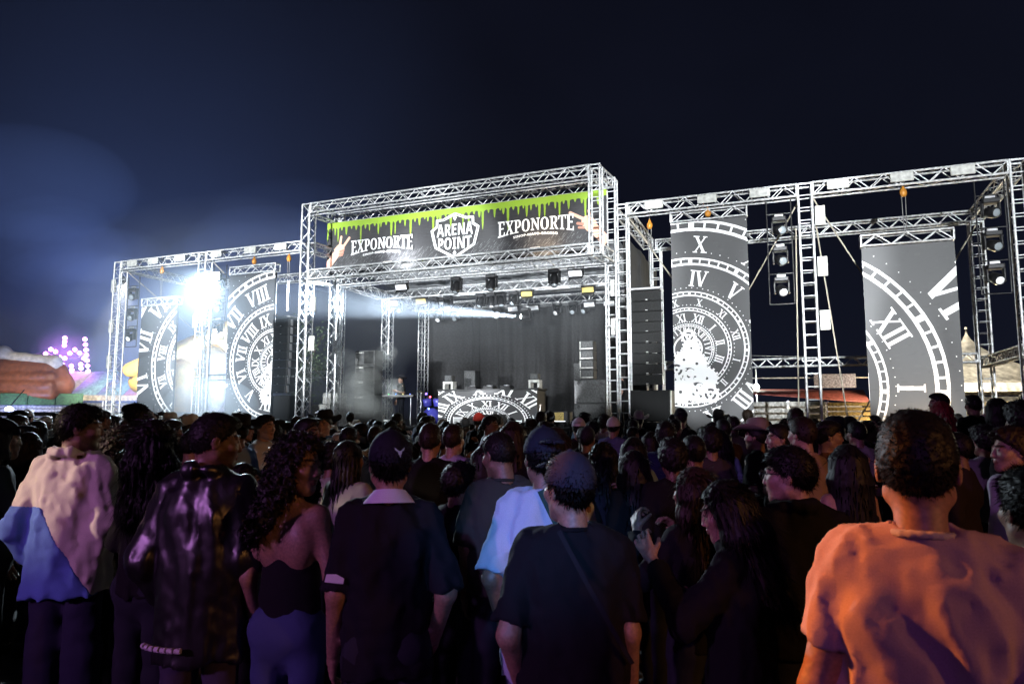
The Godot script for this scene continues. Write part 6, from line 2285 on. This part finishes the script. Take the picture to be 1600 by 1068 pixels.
func middle_people() -> void:
	var black := Color(0.007, 0.007, 0.008)
	mid_person("woman in a dark cap at the picture's smoky side, next to the cream jacket man", -4.58, -2.83, 1.734, -30, 7, {"color": Color(0.02, 0.03, 0.03), "hair": "long", "hat": "cap", "skin": 1})
	mid_person("woman with brown bob hair behind the cream jacket man", -5.35, -3.51, 1.634, 10, 6, {"color": black, "hair": "bob", "hair_color": HAIR_BROWN, "skin": 1})
	mid_person("person in a grey hooded top behind the curly haired woman", -4.55, -3.51, 1.559, 0, 1, {"color": Color(0.25, 0.27, 0.27), "hair": "short", "skin": 1})
	mid_person("man with cropped hair and dark collar behind the leather jacket man", -4.03, -3.82, 1.657, 5, 0, {"color": black, "hair": "fade", "skin": 0})
	mid_person("man in a black wide brimmed hat and blue shirt facing the camera", -5.01, -6.66, 1.83, 195, 0, {"color": Color(0.08, 0.17, 0.36), "hair": "short", "hat": "cowboy", "skin": 0, "tall": 1.83})
	mid_person("person with dark dreadlocks in a light grey t-shirt", -2.5, -3.57, 1.606, -12, 2, {"color": Color(0.3, 0.3, 0.27), "hair": "dreads", "skin": 2})
	mid_person("man in a grey shirt with loose sleeves behind the dreadlocked person", -3.02, -4.12, 1.559, 0, 2, {"color": Color(0.28, 0.28, 0.25), "hair": "fluffy", "skin": 2})
	mid_person("man in a plain black t-shirt with neat short brown hair", -2.37, -4.37, 1.704, 14, 0, {"color": black, "hair": "short", "hair_color": HAIR_BROWN, "skin": 0})
	mid_person("man in a pale lilac t-shirt with brown hair, next to the plain black t-shirt man", -2.45, -4.9, 1.69, 0, 0, {"color": Color(0.5, 0.47, 0.55), "hair": "short", "hair_color": HAIR_BROWN, "skin": 0})
	mid_person("short person with dark bowl cut hair right behind the jersey man", -1.7, -3.47, 1.489, -20, 1, {"color": black, "hair": "fluffy", "skin": 1})
	mid_person("person with dark bob hair behind the olive shirt man", -1.92, -4.34, 1.567, 10, 6, {"color": black, "hair": "bob", "skin": 1})
	mid_person("broad person with thick dark hair behind the woman raising her hands", -0.65, -4.3, 1.609, 20, 1, {"color": black, "hair": "fluffy", "skin": 2})
	mid_person("woman with long dark hair in black behind the man with the thin strap", -0.92, -4.42, 1.537, 40, 7, {"color": black, "hair": "long", "skin": 1})
	mid_person("woman with wavy dark hair and pinkish arm near the black cap man", -1.23, -4.83, 1.559, 60, 6, {"color": Color(0.03, 0.02, 0.03), "hair": "wavy", "skin": 1})
	mid_person("man with curly dark hair and dark patterned shirt near the grey cowboy hat", -0.57, -5.74, 1.66, 30, 0, {"color": Color(0.05, 0.04, 0.05), "hair": "fluffy", "skin": 1})
	mid_person("man in a grey felt cowboy hat and black shirt", -0.25, -6.62, 1.74, 70, 0, {"color": black, "hair": "short", "hat": "cowboy", "hat_color": Color(0.3, 0.27, 0.22), "skin": 0, "tall": 1.83})
	mid_person("man with glasses and black hair between the grey hat and the beige shirt", -0.05, -6.05, 1.69, 105, 0, {"color": black, "hair": "short", "skin": 0})
	mid_person("man in a beige brown shirt lifting a hand to his mouth", 0.11, -5.35, 1.75, 45, 3, {"color": Color(0.3, 0.2, 0.12), "hair": "short", "hair_color": HAIR_BROWN, "skin": 0})
	mid_person("man in an orange lit shirt beside the man in beige brown", 0.3, -5.9, 1.72, -75, 3, {"color": Color(0.3, 0.14, 0.05), "hair": "short", "skin": 0})
	mid_person("man in a black cowboy hat and white shirt with head bowed", 0.47, -7.98, 1.75, 60, 2, {"color": Color(0.66, 0.66, 0.66), "hair": "short", "hat": "cowboy", "hat_color": Color(0.01, 0.01, 0.012), "skin": 1, "tall": 1.83})
	mid_person("woman with long dark hair and bare orange lit arms", 0.31, -4.3, 1.6, 30, 5, {"color": black, "hair": "long", "skin": 0})
	mid_person("man in a pale shirt beside the white shirted man in the black hat", 0.66, -7.7, 1.7, 30, 0, {"color": Color(0.45, 0.42, 0.38), "hair": "short", "skin": 1})
	mid_person("young man in a white t-shirt in profile at the frame's edge", 1.19, -4.7, 1.68, 105, 0, {"color": Color(0.55, 0.53, 0.58), "hair": "fluffy", "hair_color": HAIR_BROWN, "skin": 0})
	mid_person("person in dark clothes with pulled up scarf beyond the orange shirt man", 1.12, -5.7, 1.64, 60, 7, {"color": Color(0.03, 0.02, 0.03), "hair": "short", "skin": 1})
	# riser with people above the crowd
	var r := thing("viewing_riser", "low dark wooden riser under the people standing above the crowd", "riser", Vector3(1.95, 0, -8.9), deg_to_rad(15))
	obj("top", chamfer(Vector3(1.7, 0.06, 2.6), 0.01), M.wood, r, Vector3(0, 0.27, 0))
	for sx in [-1, 1]:
		for sz in [-1, 1]:
			obj("leg", chamfer(Vector3(0.08, 0.24, 0.08), 0.008), M.wood, r, Vector3(sx * 0.75, 0.12, sz * 1.2))
	mid_person("woman with bright red hair on the riser", 1.55, -8.5, 1.9, 0, 7, {"color": black, "hair": "wavy", "hair_color": Color(0.3, 0.015, 0.03), "skin": 1}, 0.3)
	mid_person("man in a white collar looking sideways on the riser", 1.68, -9.3, 2.02, 95, 0, {"color": Color(0.4, 0.4, 0.42), "hair": "short", "skin": 0}, 0.3)
	mid_person("man with short dark hair at the back of the riser", 2.1, -9.68, 2.0, 20, 0, {"color": black, "hair": "short", "skin": 1}, 0.3)
	mid_person("woman with long black hair and bare shoulders on the riser", 1.92, -8.0, 1.93, 40, 5, {"color": black, "hair": "long", "skin": 0}, 0.3)
	mid_person("woman with dark bob hair at the riser's outer corner", 2.3, -8.55, 1.9, 20, 6, {"color": Color(0.03, 0.04, 0.06), "hair": "bob", "skin": 1}, 0.3)
	mid_person("person in a red cap deep in the crowd before the dj table", -4.58, -10.07, 1.79, 0, 0, {"color": black, "hair": "short", "hat": "cap", "hat_color": Color(0.4, 0.03, 0.02), "skin": 1})
	mid_person("person in a white cap before the bass cabinets", -2.39, -8.25, 1.72, 10, 0, {"color": Color(0.02, 0.02, 0.03), "hair": "short", "hat": "backcap", "hat_color": Color(0.65, 0.65, 0.68), "skin": 1})
	mid_person("person in a cream cap beside the truss post before the line array", -2.07, -8.75, 1.73, 0, 0, {"color": Color(0.1, 0.12, 0.25), "hair": "short", "hat": "cap", "hat_color": Color(0.6, 0.58, 0.5), "skin": 1})
	mid_person("person in a black cap with bowed head before the bass cabinets", -1.84, -6.64, 1.64, 0, 2, {"color": Color(0.03, 0.02, 0.04), "hair": "short", "hat": "cap", "skin": 1})


func crowd() -> void:
	var yaw := deg_to_rad(21.7)
	var fwd := Vector2(-sin(yaw), -cos(yaw))
	var side := Vector2(cos(yaw), -sin(yaw))
	var made := 0
	var hair_m := [["short dark hair", "short", 34.0], ["cropped hair", "fade", 16.0], ["fluffy dark hair", "fluffy", 12.0]]
	var hair_f := [["long straight hair", "long", 30.0], ["wavy long hair", "wavy", 24.0], ["bob hair", "bob", 14.0], ["a ponytail", "tail", 14.0], ["curly hair", "curls", 14.0]]
	var depth := 3.9
	while depth < 16.4 and made < 252:
		var gap := 0.5 + 0.012 * depth
		var wide := depth * 0.78 + 0.4
		var u := -wide + rng.randf() * gap
		while u < wide and made < 252:
			var p := fwd * (depth + rng.randf_range(-0.2, 0.2)) + side * (u + rng.randf_range(-0.1, 0.1))
			u += gap + rng.randf_range(0.0, 0.3) + (0.18 if depth < 7.0 else 0.0)
			if p.y < -16.0 or (p.x > 1.0 and p.y < -7.3 and p.y > -10.6):
				continue
			var free := true
			for q in taken:
				if q.distance_squared_to(p) < 0.19:
					free = false
					break
			if not free:
				continue
			taken.append(p)
			made += 1
			var k := rng.randi_range(0, 7)
			var P: Dictionary = KINDS[k].duplicate()
			var fem: bool = P.get("female", false)
			var s := pick(SHIRTS, 104.0)
			P.color = s[1]
			var hr := pick(hair_f, 96.0) if fem else pick(hair_m, 62.0)
			P.hair = hr[1]
			P.hair_color = HAIR_BLACK if rng.randf() < 0.65 else HAIR_BROWN
			P.skin = [0, 1, 1, 2, 2, 3][rng.randi_range(0, 5)]
			P.legs = [Color(0.02, 0.022, 0.03), Color(0.04, 0.06, 0.12), Color(0.012, 0.012, 0.012)][rng.randi_range(0, 2)]
			var on: String = hr[0]
			var tall := rng.randf_range(1.5, 1.72) if fem else rng.randf_range(1.6, 1.86)
			var x := rng.randf()
			if not fem and x < 0.16:
				P.hat = "cap" if x < 0.09 else "backcap"
				var light := rng.randf() < (0.6 if side.dot(p) < -3.0 else 0.3)
				P.hat_color = Color(0.55, 0.55, 0.55) if light else Color(0.015, 0.015, 0.02)
				on = "a white cap" if light else "a dark cap"
			elif x < (0.42 if side.dot(p) / fwd.dot(p) < -0.2 and depth > 9.0 else 0.24) and depth > 6.0:
				P.hat = "cowboy"
				var light := rng.randf() < (0.6 if side.dot(p) < -3.0 else 0.3)
				P.hat_color = Color(0.5, 0.45, 0.36) if light else Color(0.012, 0.011, 0.011)
				on = "pale cowboy hat" if light else "black cowboy hat"
				P.tall = 1.83
			var face := rng.randf_range(-30.0, 30.0)
			var turned := "back turned"
			if rng.randf() < 0.16:
				face = rng.randf_range(60.0, 110.0) * (1.0 if rng.randf() < 0.5 else -1.0)
				turned = "sideways"
			var bearing := side.dot(p) / fwd.dot(p)
			var place := "before the smoky wing" if bearing < -0.31 else ("before the dj table" if bearing < 0.08 else ("before the line array" if bearing < 0.3 else "before the tents"))
			var what := "%s in %s %s with %s, %s, %s" % ["woman" if fem else "man", s[0], "long sleeves" if P.top == "long" else ("tank top" if P.top == "tank" else "t-shirt"), on, turned, place]
			person(what, p.x, p.y, tall, face, P, what)
		depth += 0.5 + 0.02 * depth


func stage_people() -> void:
	mid_person("man in black at the keyboards on the smoky side of the stage", -12.4, -20.7, 3.16, 150, 2, {"color": Color(0.007, 0.007, 0.008), "hair": "short", "hat": "cowboy", "skin": 0, "tall": 1.83}, 1.4)
	mid_person("person in black standing behind the truss post beside the bass cabinets", -4.55, -20.3, 3.02, 100, 0, {"color": Color(0.007, 0.007, 0.008), "hair": "short", "skin": 0}, 1.4)
	var k := thing("keyboard", "black keyboard on a stand with tiny lit buttons on the smoky side of the stage", "keyboard", Vector3(-12.2, 1.4, -20.1), 0.2)
	obj("body", chamfer(Vector3(1.3, 0.1, 0.35), 0.02), M.black_metal, k, Vector3(0, 0.98, 0))
	for e in [-1, 1]:
		obj("stand_leg", tube(Vector3(e * 0.5, 0, 0), Vector3(e * 0.5, 0.93, 0), 0.02), M.steel, k)
	for b in 5:
		obj("button_light", lathe([[0.018, 0.0], [0.018, 0.02], [0.0, 0.025]], 8), glow([1.0, 0.1, 0.1, 0.9, 0.2][b], [0.1, 0.9, 0.3, 0.8, 0.3][b], [0.2, 0.2, 1.0, 0.3, 1.0][b], 5.0), k, Vector3(-0.5 + 0.25 * b, 1.03, 0.1))
	var d := thing("drum_kit", "small drum kit with blue and red lit shells in the dark beside the dj table", "drum kit", Vector3(-11.1, 1.4, -20.6))
	var shell := mat(0.05, 0.05, 0.3, 0.25)
	obj("bass_drum", lathe([[0.0, -0.2], [0.27, -0.2], [0.28, 0.0], [0.27, 0.2], [0.0, 0.2]], 20), shell, d, Vector3(0, 0.3, 0), Basis(Vector3.RIGHT, PI / 2.0))
	for e in [-1, 1]:
		obj("tom", lathe([[0.0, -0.12], [0.15, -0.12], [0.15, 0.12], [0.0, 0.12]], 16), shell, d, Vector3(e * 0.2, 0.78, 0.0), Basis(Vector3.RIGHT, 0.3))
		obj("cymbal", lathe([[0.2, 0.0], [0.05, 0.03], [0.0, 0.04]], 18), mat(0.6, 0.45, 0.15, 0.25, 0.9), d, Vector3(e * 0.42, 1.12, 0.05), Basis(Vector3.BACK, e * 0.2))
		obj("stand_leg", tube(Vector3(e * 0.42, 0, 0.05), Vector3(e * 0.42, 1.12, 0.05), 0.012), M.steel, d)
	for b in 3:
		obj("led_light", lathe([[0.03, 0.0], [0.03, 0.02], [0.0, 0.03]], 8), glow([0.2, 1.0, 0.15][b], [0.1, 0.05, 0.25][b], [1.0, 0.1, 1.0][b], 8.0), d, Vector3([-0.1, 0.05, 0.0][b], [1.05, 0.95, 0.55][b], 0.25), Basis(Vector3.RIGHT, PI / 2.0))


func build_people() -> void:
	near_people()
	for p in [[-3.6, -2.62], [-3.7, -2.97], [-3.0, -2.6], [-2.38, -2.35], [-1.97, -2.42], [-1.45, -2.35], [-1.38, -3.35], [-0.97, -2.81], [-0.69, -2.28], [-0.38, -3.12], [-0.18, -2.66], [0.02, -3.05], [0.27, -1.78], [0.62, -2.26]]:
		taken.append(Vector2(p[0], p[1]))
	middle_people()
	stage_people()
	crowd()
